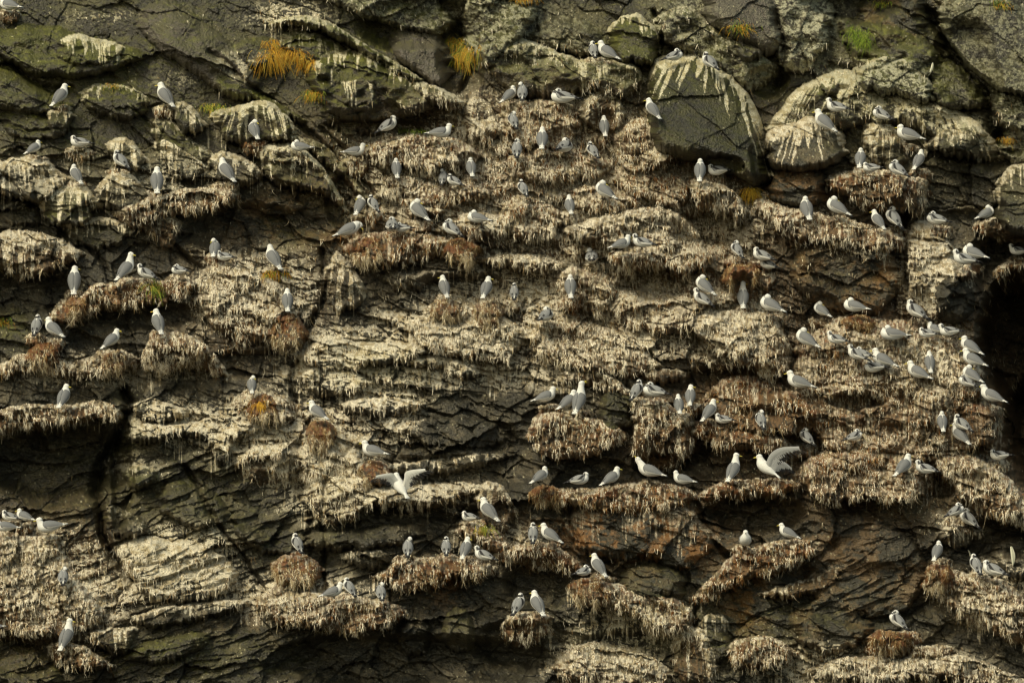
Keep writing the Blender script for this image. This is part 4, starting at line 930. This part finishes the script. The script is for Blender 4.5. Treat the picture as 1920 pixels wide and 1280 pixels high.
# boulders and nests that are things: their own heights on top of the cliff below them
GROUND = BASE + DET * (1 - .25 * sst(10, 40, REL))
for z in (ZV,):
    VEG = np.maximum(zone(ZV), MASKS['v'])
rough = 5.5 * (RV - .5) * np.clip(VEG, 0, 1) * 2
H = GROUND + REL + rough
TT = []
for (f, r0, r1, c0, c1, prof, g, n, inside) in THINGS:
    sl = (slice(r0, r1), slice(c0, c1))
    gnd = GROUND[sl] + .25 * DET[sl] * 0
    smooth_base = BASE[sl] + DET[sl] * ((.45 if f['p'] > 100 else .8) if not f['v'] else .4)
    h = smooth_base + f['p'] * prof + rough[sl] * (1 if f['v'] else .3)
    if f['v']:   # a nest sits on whatever ledge is there
        h = np.maximum(h, H[sl] + 10 * prof - 2)
    else:
        h = np.maximum(h, H[sl] + 12 * sst(.3, .9, prof) - 3)
    h = np.where(prof > .04, h, H[sl] - 6)
    TT.append([f, r0, r1, c0, c1, h, g, n, inside])

def surface(x, y):
    """height of whatever is in front at this place"""
    i, j = ri(y), ci(x)
    h = H[i, j]
    for (f, r0, r1, c0, c1, ht, g, n, ins) in TT:
        if r0 <= i < r1 and c0 <= j < c1: h = max(h, ht[i - r0, j - c0])
    return float(h)
for b in BIRDS:
    x, y = b['fx'], b['fy']
    hh = max(surface(x + dx, y + dy) for dx in (-9, -4, 0, 4, 9) for dy in (2, 6, 10, 14))
    b['h'] = hh + 1
    if b['pose'].startswith('W'): b['h'] = hh + 10
    x0, x1, y0, y1 = b['box']
    for arr, oi, oj in [(H, 0, 0)] + [(t[5], t[1], t[3]) for t in TT]:
        i0, i1, j0, j1 = ri(y0 - 26) - oi, ri(y1 + 8) - oi, ci(x0 - 22) - oj, ci(x1 + 22) - oj
        i0, j0 = max(i0, 0), max(j0, 0)
        if i1 <= i0 or j1 <= j0 or i0 >= arr.shape[0] or j0 >= arr.shape[1]: continue
        A = arr[i0:i1, j0:j1]
        uu = U[oi + i0:oi + i0 + A.shape[0], oj + j0:oj + j0 + A.shape[1]]; vv = V[oi + i0:oi + i0 + A.shape[0], oj + j0:oj + j0 + A.shape[1]]
        cx, cy = .5 * (x0 + x1), min(y - 2, .5 * (y0 + y1)) - 5
        dd = ((uu - cx) / (.5 * (x1 - x0) + 5)) ** 2 + ((vv - cy) / (.5 * (y1 - y0) + 4)) ** 2
        dd = dd * (1 + .8 * (RB[oi + i0:oi + i0 + A.shape[0], oj + j0:oj + j0 + A.shape[1]] - .5))
        m = (1 - sst(.6, 2.4, dd)) * sst(0, 6, (y + 1) - vv)
        back = b['h'] - 15 - .2 * np.clip(y - vv, 0, 30)
        A[:] = A * (1 - m) + np.minimum(A, back) * m
        # nothing of the rock in front of the hanging tail either
        m2 = (1 - sst(.8, 1.3, dd)) * sst(0, 4, vv - (y + 3))
        A[:] = A * (1 - m2) + np.minimum(A, b['h'] + 3) * m2

# ---------------------------------------------------------------- colour of the rock, weed and droppings
def paint(hh, u, v, mk, zg, zm, zv, zw, zl, seed=0, thing=None):
    up = np.gradient(hh, axis=0) / np.maximum(np.gradient(v, axis=0), .1)
    up = sst(-.2, 1.6, up)
    n1 = fbm(u / 34, v / 26, 201, 4); n2 = fbm(u / 7, v / 5, 202, 3); n3 = vn(u / 2.2, v / 2.0, 203)
    c = np.empty(u.shape + (3,), np.float32); c[:] = (.038, .034, .023) if thing is None or 'large rounded dark' not in thing else (.032, .031, .018)
    c = mixc(c, (.090, .075, .048), sst(.42, .68, n1))
    c = mixc(c, (.030, .027, .021), sst(.5, .32, n2) * .7)
    c = mixc(c, (.17, .15, .11), sst(.66, .8, n2) * .4)
    c = mixc(c, (.105, .090, .074), np.clip(mk['bare'], 0, 1) * .8)
    wm = np.clip(np.maximum(zw, mk['warm']), 0, 1.3)
    c = mixc(c, (.21, .095, .025), np.clip(sst(.45, .62, n1 * .6 + n2 * .4) * wm, 0, 1) * .75)
    mm = np.clip(zm + mk['m'] * .8, 0, 1.2)
    c = mixc(c, (.068, .070, .013), np.clip(mm * sst(.36, .62, n1 * .5 + n2 * .3 + up * .25), 0, .95))
    c = mixc(c, (.15, .155, .022), np.clip(mm * sst(.62, .8, n2 * .6 + up * .3), 0, .6))
    vv_ = np.clip(zv * .9, 0, 1)
    c = mixc(c, (.055, .036, .018), vv_ * .45)
    c = mixc(c, (.165, .095, .042), np.clip(vv_ * sst(.38, .6, RVf(u, v) * .7 + n2 * .4), 0, .85))
    nn = np.clip(mk['n'], 0, 1.4)
    c = mixc(c, (.14, .050, .015), np.clip(nn * sst(.30, .55, n2), 0, .92))
    c = mixc(c, (.26, .15, .055), np.clip(nn * sst(.58, .74, RVf(u, v)), 0, .7))
    if thing and 'large rounded dark' in thing: c = c * .62
    # droppings: drips traced with each rock mass, and a broken crust on the zones used by the colony
    uw = u + 4 * (vn(u / 14, v / 16, 213) - .5)
    stc = .6 * vn(uw / 2.2, v / 26, 211) + .4 * vn(uw / 7, v / 34, 212)
    crust = sst(.525, .585, 26e-2 * n1 + .26 * n2 + .32 * stc + .12 * n3 + .22 * up + .26 * (zg - .55))
    gg = np.clip(np.maximum(mk['g'] * (.55 + .6 * sst(.25, .6, n2 * .5 + n3 * .5)), crust * np.clip(zg * 1.15, 0, 1) * .95), 0, 1)
    gg = sst(.15, .62, gg)
    # runs below every small lip that carries droppings
    dv = np.gradient(v, axis=0); drop = np.zeros_like(hh); drop[:-3] = hh[:-3] - hh[3:]
    start = np.where((drop > 2.8) & (gg > .5), 34 * sst(.45, 1, vn(u / 2.3, v / 30, 251)) + 26 * sst(.6, 1, vn(u / 4.5, v / 40, 252)), 0)
    car = np.zeros_like(hh); cur = np.zeros(hh.shape[1], np.float32)
    for r_ in range(hh.shape[0]):
        cur = np.maximum(cur - dv[r_], start[r_]); car[r_] = cur
    gg = np.maximum(gg, sst(1.0, 4.0, car) * .95 * sst(0, .2, zg + mk['g']))
    gg = gg * np.where(nn > .8, .6, 1)
    fib = RVf(u, v)
    gg = gg * (1 - .85 * np.clip(vv_, 0, 1) * sst(.54, .42, fib)) * (1 - .65 * np.clip(wm, 0, 1) * sst(.4, .6, n2))
    gcol = np.empty_like(c); gcol[:] = (.58, .52, .41)
    gcol = mixc(gcol, (.76, .70, .57), sst(.5, .75, n1 * .5 + n3 * .5)); gcol = mixc(gcol, (.38, .31, .20), sst(.55, .35, n2))
    gcol = mixc(gcol, (.42, .42, .22), np.clip(mm, 0, 1) * .4)
    c = c * (1 - gg[..., None]) + gcol * gg[..., None]
    # lichen discs and scattered splashes
    f1, f2, a, b, dx, dy = voro(u / 9, v / 9, 221)
    sp = (f1 < .16 + .22 * b) & (a < .65)
    li = np.clip(np.maximum(zl, mk['lich']), 0, 1)
    c = mixc(c, (.36, .35, .25), li * np.clip(sst(.60, .66, .5 * n2 + .35 * n3 + .25 * (1 - f1) + .08 * li) + sp * sst(.5, .6, n2), 0, 1) * .9)
    f1, f2, a, b, dx, dy = voro(u / 7, v / 11, 231)
    sp2 = (f1 < .06 + .20 * b * n3) & (a < .03 + .35 * sst(.5, .65, n1))
    c = mixc(c, (.44, .41, .28), sp2 * .8 * (1 - wm * .3))
    return c
def RVf(u, v): return fbm(u / 2.4, v / 7.0, 71, 2)
ZGa, ZMa, ZWa, ZLa = zone(ZG), zone(ZM), zone(ZW), zone(ZL)
ZGa = ZGa * (1 - np.clip(ZWa, 0, 1) * .3)
COLR = paint(H, U, V, MASKS, ZGa, ZMa, np.clip(VEG, 0, 1), ZWa, ZLa)

def world(u, v, h):
    y = D0 - h * S
    return np.stack([(u - 960) * S * y / D0, y, (640 - v) * S * y / D0], -1)

def patch_mesh(name, u, v, h, c, keep=None):
    nr, nc = u.shape
    Vx = world(u, v, h).reshape(-1, 3)
    idx = np.arange(nr * nc).reshape(nr, nc)
    q = np.stack([idx[:-1, :-1], idx[1:, :-1], idx[1:, 1:], idx[:-1, 1:]], -1)
    if keep is not None: q = q[keep]
    q = q.reshape(-1, 4)
    cc = c.reshape(-1, 3)
    if keep is not None:
        used = np.unique(q); mp = np.full(nr * nc, -1, np.int64); mp[used] = np.arange(len(used))
        q = mp[q]; Vx = Vx[used]; cc = cc[used]
    return fast_mesh(name, Vx, q, cc)

# ---------------------------------------------------------------- hanging strands of dead weed
def strands(rows, mat, name):
    """rows: x, y, h, length, sideways drift, width, colour -> ribbons that arch out and hang"""
    R = np.array([r[:6] for r in rows], np.float64); C = np.array([r[6] for r in rows])
    n = len(R); ts = np.array([0, .3, .65, 1.0])
    Vx = np.zeros((n, 4, 2, 3)); 
    for i, t in enumerate(ts):
        out = 2.2 * (1 - (1 - min(t * 2.5, 1)) ** 2) + (1.5 * t)
        vy = R[:, 1] + R[:, 3] * t - 1.5; ux = R[:, 0] + R[:, 4] * t * t; hh = R[:, 2] - 1 + out
        wd = R[:, 5] * (1 - .75 * t)
        for j, sgn in enumerate((-1, 1)):
            Vx[:, i, j] = world(ux + sgn * wd * .5, vy, hh + sgn * .4 * wd)
    q = []
    base = np.arange(n)[:, None] * 8
    for i in range(3):
        q.append(np.concatenate([base + 2 * i, base + 2 * i + 1, base + 2 * i + 3, base + 2 * i + 2], 1))
    q = np.concatenate(q)
    me = fast_mesh(name, Vx.reshape(-1, 3), q, np.repeat(C, 8, 0), smooth=False)
    me.materials.append(mat)
    return me

RNG = np.random.RandomState(5)
STRAW = np.array([(.52, .44, .29), (.34, .26, .14), (.68, .60, .45), (.22, .14, .06), (.16, .075, .025)])
def strand_rows(prob, hgt, u, v, count, brown, short=False):
    """pick places where prob is high, preferring lips where the surface falls away below"""
    drop = np.zeros_like(hgt); drop[:-6] = hgt[:-6] - hgt[6:]
    wgt = prob * (.5 + 1.3 * sst(2, 26, drop)) * sst(.35, .7, fbm(u / 7, v / 12, 261, 2)) 
    p = wgt.ravel().astype(np.float64); s_ = p.sum()
    if s_ <= 0: return []
    k = RNG.choice(len(p), count, p=p / s_)
    uu, vv, hh, bb = u.ravel()[k], v.ravel()[k], hgt.ravel()[k], brown.ravel()[k]
    out = []
    ln = RNG.gamma(1.8, 3.2, count) + 3; dr = RNG.normal(2.0, 4.5, count); wd = RNG.uniform(.6, 1.3, count)
    if short: ln = RNG.uniform(3.5, 13, count); dr = RNG.normal(.8, 2.6, count); wd = RNG.uniform(.6, 1.5, count)
    for i in range(count):
        if not (-24 < uu[i] < 1944 and -24 < vv[i] < 1304): continue
        br = RNG.rand() < min(.9, .18 + .6 * bb[i])
        c = STRAW[RNG.choice([3, 4, 1] if br else [0, 1, 2, 0, 2])] * RNG.uniform(.5, 1.2)
        if short: c = np.array((.74, .68, .55) if RNG.rand() < .74 - .45 * min(1, bb[i]) else (.24, .10, .03) if RNG.rand() < .5 * bb[i] else (.30, .20, .10) if RNG.rand() < .5 else (.06, .04, .02)) * RNG.uniform(.7, 1.1)
        out.append((uu[i], vv[i], hh[i], min(ln[i], 26), dr[i], wd[i], tuple(c)))
    return out

clear = np.ones(U.shape, np.float32)      # no strands in front of the birds
for b in BIRDS:
    x0, x1, y0, y1 = b['box']
    clear[ri(y0 - 30):ri(min(y1 - 3, b['fy'] + 2)), ci(x0 - 4):ci(x1 + 4)] = 0
inner = ((U > -20) & (U < 1940) & (V > -20) & (V < 1300)).astype(np.float32)
me = patch_mesh('cliff_face', U, V, H, COLR)
me.materials.append(M_ROCK)
cliff = bpy.data.objects.new('cliff_face', me); COL.objects.link(cliff)
tag(cliff, 'dark layered sea cliff with ledges whitened by bird droppings', 'cliff', kind='structure')

patchy = sst(.42, .60, fbm(U / 34, V / 20, 241, 3))
rows = strand_rows(np.clip(VEG, 0, 1) ** 1.3 * clear * inner * (.12 + patchy), H, U, V, 15000, MASKS['n'] + ZWa)
crusty = np.clip(.75 * np.clip(VEG, 0, 1) + .45 * ZGa, 0, 1) * (.15 + sst(.36, .58, fbm(U / 24, V / 12, 243, 3))) * (COLR.max(-1) > .13)
rows += strand_rows(crusty * (.25 + .75 * clear) * inner, H, U, V, 72000, np.clip(MASKS['n'] * .8 + ZWa, 0, 1.2), True)
g_ = bpy.data.objects.new('dead_weed', strands(rows, M_FIBRE, 'dead_weed')); COL.objects.link(g_)
tag(g_, 'dead straw-coloured weed hanging in strands from the ledges', 'weed', kind='stuff')

for (f, r0, r1, c0, c1, ht, g, n, inside) in TT:
    sl = (slice(r0, r1), slice(c0, c1))
    u, v = U[sl], V[sl]
    nest = f['thing'].startswith('N|')
    mk = {k: f[k] * np.ones_like(u) for k in MASKS}; mk['g'] = g; mk['n'] = n
    zg = ZGa[sl] * (.35 if nest else .15)
    cc = paint(ht, u, v, mk, zg, ZMa[sl] * .5, np.clip(f['v'], 0, 1) * np.ones_like(u), ZWa[sl] * .5, ZLa[sl] * .6, thing=f['thing'])
    vis = ht > H[sl] + .3
    keep = vis[:-1, :-1] | vis[1:, :-1] | vis[1:, 1:] | vis[:-1, 1:]
    nm = 'nest' if nest else 'boulder'
    me = patch_mesh(nm, u, v, ht, cc, keep)
    me.materials.append(M_ROCK)
    if nest:
        rows = strand_rows((ht > H[sl] + 2).astype(np.float32) * (inside) * clear[sl], ht, u, v, int(260 * f['v'] * (f['pts'][-1][0] - f['pts'][0][0]) / 60), mk['n'])
        sm = strands(rows, M_FIBRE, 'nest_fibre')
        o = bpy.data.objects.new('nest', me); COL.objects.link(o)
        tag(o, f['thing'][2:], 'nest', NG)
        s2 = bpy.data.objects.new('hanging_fibre', sm); COL.objects.link(s2); s2.parent = o
        tag(s2, kind='stuff')
    else:
        o = bpy.data.objects.new(nm, me); COL.objects.link(o)
        tag(o, f['thing'], 'boulder', 'boulders standing out of the cliff')

# ---------------------------------------------------------------- place the gulls
MESHES = {}
def gull_part(key, nm, pl):
    if (key, nm) not in MESHES:
        vs, qs, cs, o = [], [], [], 0
        for v, q, c in pl:
            vs.append(v); qs.append(np.asarray(q) + o); cs.append(c); o += len(v)
        me = fast_mesh(nm.rstrip('-1').rstrip('0123456789'), np.concatenate(vs), np.concatenate(qs), np.concatenate(cs))
        me.materials.append(M_FEATHER)
        MESHES[(key, nm)] = me
    return MESHES[(key, nm)]
for b in BIRDS:
    p = world(np.float64(b['fx']), np.float64(b['fy']), np.float64(b['h']))
    k = b['k'] * p[1] / D0
    e = bpy.data.objects.new('gull', None); COL.objects.link(e)
    e.empty_display_size = .1
    e.location = p; e.rotation_euler = (0, 0, math.radians(b['az'])); e.scale = (k, k, k)
    tag(e, b['label'], 'gull', 'gulls perched on the ledges of the cliff')
    for nm, pl in GEO[b['key']].items():
        base = nm.replace('-1', '').replace('1', '')
        if b['pose'].startswith('W') and base == 'wing': continue
        me = gull_part(b['key'], nm, pl)
        o = bpy.data.objects.new(base, me); COL.objects.link(o); o.parent = e
    if b['pose'].startswith('W'):
        if b['pose'] == 'W1':
            W = [([(756, 912, 2), (742, 893, 6), (733, 886, 10), (699, 892, 16)], [(752, 922, 0), (736, 910, 4), (722, 906, 8), (702, 900, 14)], 1),
                 ([(754, 914, 6), (758, 896, 10), (764, 882, 14), (805, 877, 22)], [(762, 920, 6), (768, 912, 10), (778, 905, 14), (803, 884, 22)], 1)]
        else:
            W = [([(1436, 868, 8), (1444, 850, 12), (1464, 838, 16), (1504, 836, 22)], [(1450, 888, 8), (1456, 872, 10), (1474, 860, 14), (1502, 848, 20)], 0),
                 ([(1440, 866, -6), (1456, 862, -8), (1472, 866, -10), (1488, 880, -12)], [(1450, 884, -6), (1460, 882, -8), (1472, 884, -10), (1486, 884, -12)], 0)]
        for L, T, sh in W:
            v, q, c = spread(L, T, b['fx'], b['fy'], b['az'], b['k'], sh)
            me = fast_mesh('wing', v, q, c); me.materials.append(M_FEATHER)
            o = bpy.data.objects.new('wing', me); COL.objects.link(o); o.parent = e

# ---------------------------------------------------------------- grass clumps and feathers
def clump(spots, cols, label, cat='grass clump', seed=1):
    """spots: x, y, spread x, spread y, blades, length, droop direction"""
    r = np.random.RandomState(seed)
    Vs = []; Cs = []; n = 0
    for (x, y, sx, sy, cnt, ln, side) in spots:
        for i in range(cnt):
            bx, by = x + r.normal(0, sx), y + r.normal(0, sy)
            h = max(surface(bx, by), surface(bx, by + 6)) - 1
            a = r.normal(side, 1.5); L = .85 * ln * r.uniform(.35, 1.2); up = r.uniform(.1, .45) * L; w_ = r.uniform(.9, 1.7)
            c = np.array(cols[r.randint(len(cols))]) * r.uniform(.7, 1.2)
            for t in (0, .25, .5, .75, 1):
                ux = bx + a * L * .35 * t; vy = by - up * 2.2 * t + (L + up * 1.2) * t * t; hh = h + 12 * math.sin(t * 1.9) * (.6 + .4 * r.rand() * 0)
                for s in (-1, 1):
                    Vs.append(world(ux + s * w_ * .5 * (1 - .8 * t), vy, hh)); Cs.append(c)
            n += 1
    q = []
    for i in range(n):
        for k in range(4): q.append((i * 10 + 2 * k, i * 10 + 2 * k + 1, i * 10 + 2 * k + 3, i * 10 + 2 * k + 2))
    me = fast_mesh('grass_clump', np.array(Vs), np.array(q), np.array(Cs), smooth=False)
    me.materials.append(M_GRASS)
    o = bpy.data.objects.new('grass_clump', me); COL.objects.link(o)
    tag(o, label, cat, 'clumps of grass rooted in the cracks')
OR = [(.50, .26, .02), (.62, .36, .04), (.36, .17, .015), (.45, .34, .06)]
GRN = [(.13, .20, .02), (.22, .28, .03), (.08, .13, .015)]
MIX = OR + GRN
clump([(508, 82, 6, 4, 70, 30, .2), (530, 100, 16, 5, 240, 44, 0), (515, 110, 10, 5, 120, 50, -.2), (575, 120, 9, 5, 150, 30, 0), (555, 104, 10, 4, 90, 30, .3)], OR, 'big double clump of orange grass at upper left of the streaked boulder', seed=11)
clump([(588, 176, 9, 3, 150, 26, 0)], MIX, 'small round orange and green clump below the big orange one', seed=12)
clump([(856, 80, 7, 5, 140, 44, .1), (876, 100, 9, 6, 200, 56, .05), (858, 108, 5, 6, 80, 40, 0)], [OR[0], OR[1], OR[3], GRN[1], (.30, .25, .05)], 'long yellow-green grass hanging down the dark gap at top centre', seed=13)
clump([(1408, 360, 5, 3, 130, 36, .0)], OR[:2] + [(.62, .45, .05)], 'single bright orange tuft on the crest right of the big dark boulder', seed=14)
clump([(980, -4, 12, 3, 90, 20, .2)], OR, 'orange grass just cut by the top edge above centre', seed=15)
clump([(1606, 66, 12, 7, 170, 26, .1), (1618, 80, 7, 6, 90, 28, 0)], GRN, 'green grass clump hanging in the hollow at top right', seed=16)
clump([(1387, 50, 12, 6, 120, 18, .7)], MIX, 'thin yellow-green grass arching under the smooth brown boulder', seed=17)
clump([(398, 200, 11, 3, 110, 20, 0)], [GRN[1], GRN[0], OR[3]], 'short green grass at the left end of the wide white fan', seed=18)
clump([(486, 758, 5, 3, 60, 26, 0)], OR[:2], 'little orange tuft in the nest under the small pale gull', seed=19)
clump([(290, 540, 7, 6, 100, 28, 0)], [GRN[0], GRN[1], OR[3]], 'green blades hanging from the ledge under the young gull at left', seed=20)
clump([(511, 512, 7, 3, 70, 30, -.1), (536, 512, 2, 2, 16, 24, 0)], [OR[2], OR[0], GRN[1]], 'rusty and green blades below the gull looking back, left of centre', seed=21)
clump([(910, 990, 7, 3, 60, 26, .2)], [GRN[1], OR[3]], 'yellow-green tuft below the pair near the lower centre', seed=22)
clump([(1888, 262, 8, 3, 60, 16, .2)], OR, 'faint orange tuft beside the dark gap at the right edge', seed=23)
clump([(765, 244, 12, 2, 60, 9, .2), (790, 246, 10, 2, 50, 9, .4)], GRN, 'low green grass between the two gulls facing right at upper centre', seed=24)
clump([(1655, 6, 10, 4, 60, 14, 0)], GRN + [OR[3]], 'green and yellow plants at the top edge above the right-hand clump', seed=25)
clump([(1875, 6, 10, 5, 70, 16, .3)], MIX, 'yellow-green grass on top of the large pale slab in the corner', seed=26)
clump([(208, 162, 10, 3, 70, 9, 0)], [OR[2], GRN[0], OR[3]], 'flat orange and green cushion between the two highest gulls at left', seed=27)
clump([(5, 600, 10, 6, 60, 20, 0)], [OR[2], GRN[0]], 'dull orange and green plants at the left edge above the rusty nest', seed=28)

def feather(x0, y0, x1, y1, wd, label):
    h = max(surface(.5 * (x0 + x1), .5 * (y0 + y1)), surface(x1, y1)) + 3
    n = 14; v = []; c = []
    for i in range(n):
        t = i / (n - 1); w_ = wd * math.sin(math.pi * min(1, .12 + t * .85)) ** .8
        x, y = x0 + (x1 - x0) * t + 2 * math.sin(t * 3), y0 + (y1 - y0) * t
        for j in range(5):
            s = (j - 2) / 2
            v.append(world(np.float64(x + s * w_ * .5), np.float64(y), np.float64(h + 1.5 * (1 - abs(s)) + 1.5 * math.sin(t * 3)))); c.append((.62, .62, .50) if j != 2 else (.4, .4, .3))
    v = np.array(v); q = grid_quads(n, 5)
    v2 = v + np.array([0, .004, 0])
    me = fast_mesh('feather', np.concatenate([v, v2]), np.concatenate([q, q[:, ::-1] + len(v)]), np.array(c + c)); me.materials.append(M_FEATHER)
    o = bpy.data.objects.new('feather', me); COL.objects.link(o); tag(o, label, 'feather', 'loose feathers')
feather(1749, 118, 1740, 143, 5, 'white feather standing upright between mossy boulders at top right')
feather(1896, 1024, 1899, 1060, 8, 'white feather stuck to the dark rock at the right edge, low down')
feather(1815, 1030, 1818, 1044, 3, 'small white feather above the black-collared gull at lower right')
def stick(x0, y0, x1, y1, r, label):
    h = max(surface(x0, y0), surface(x1, y1)) + 4
    P = [world(np.float64(x0 + (x1 - x0) * t), np.float64(y0 + (y1 - y0) * t + 2 * math.sin(t * 3)), np.float64(h)) for t in (0, .3, .6, 1)]
    v, q = tube(P, [r * S, r * S * .9, r * S * .8, r * S * .4], 7)
    me = fast_mesh('stick', v, q, np.tile((.42, .36, .24), (len(v), 1))); me.materials.append(M_FIBRE)
    o = bpy.data.objects.new('stick', me); COL.objects.link(o); tag(o, label, 'stick')
stick(1617, 813, 1631, 830, 1.8, 'light stick poking out beside the ruffled preening gull')
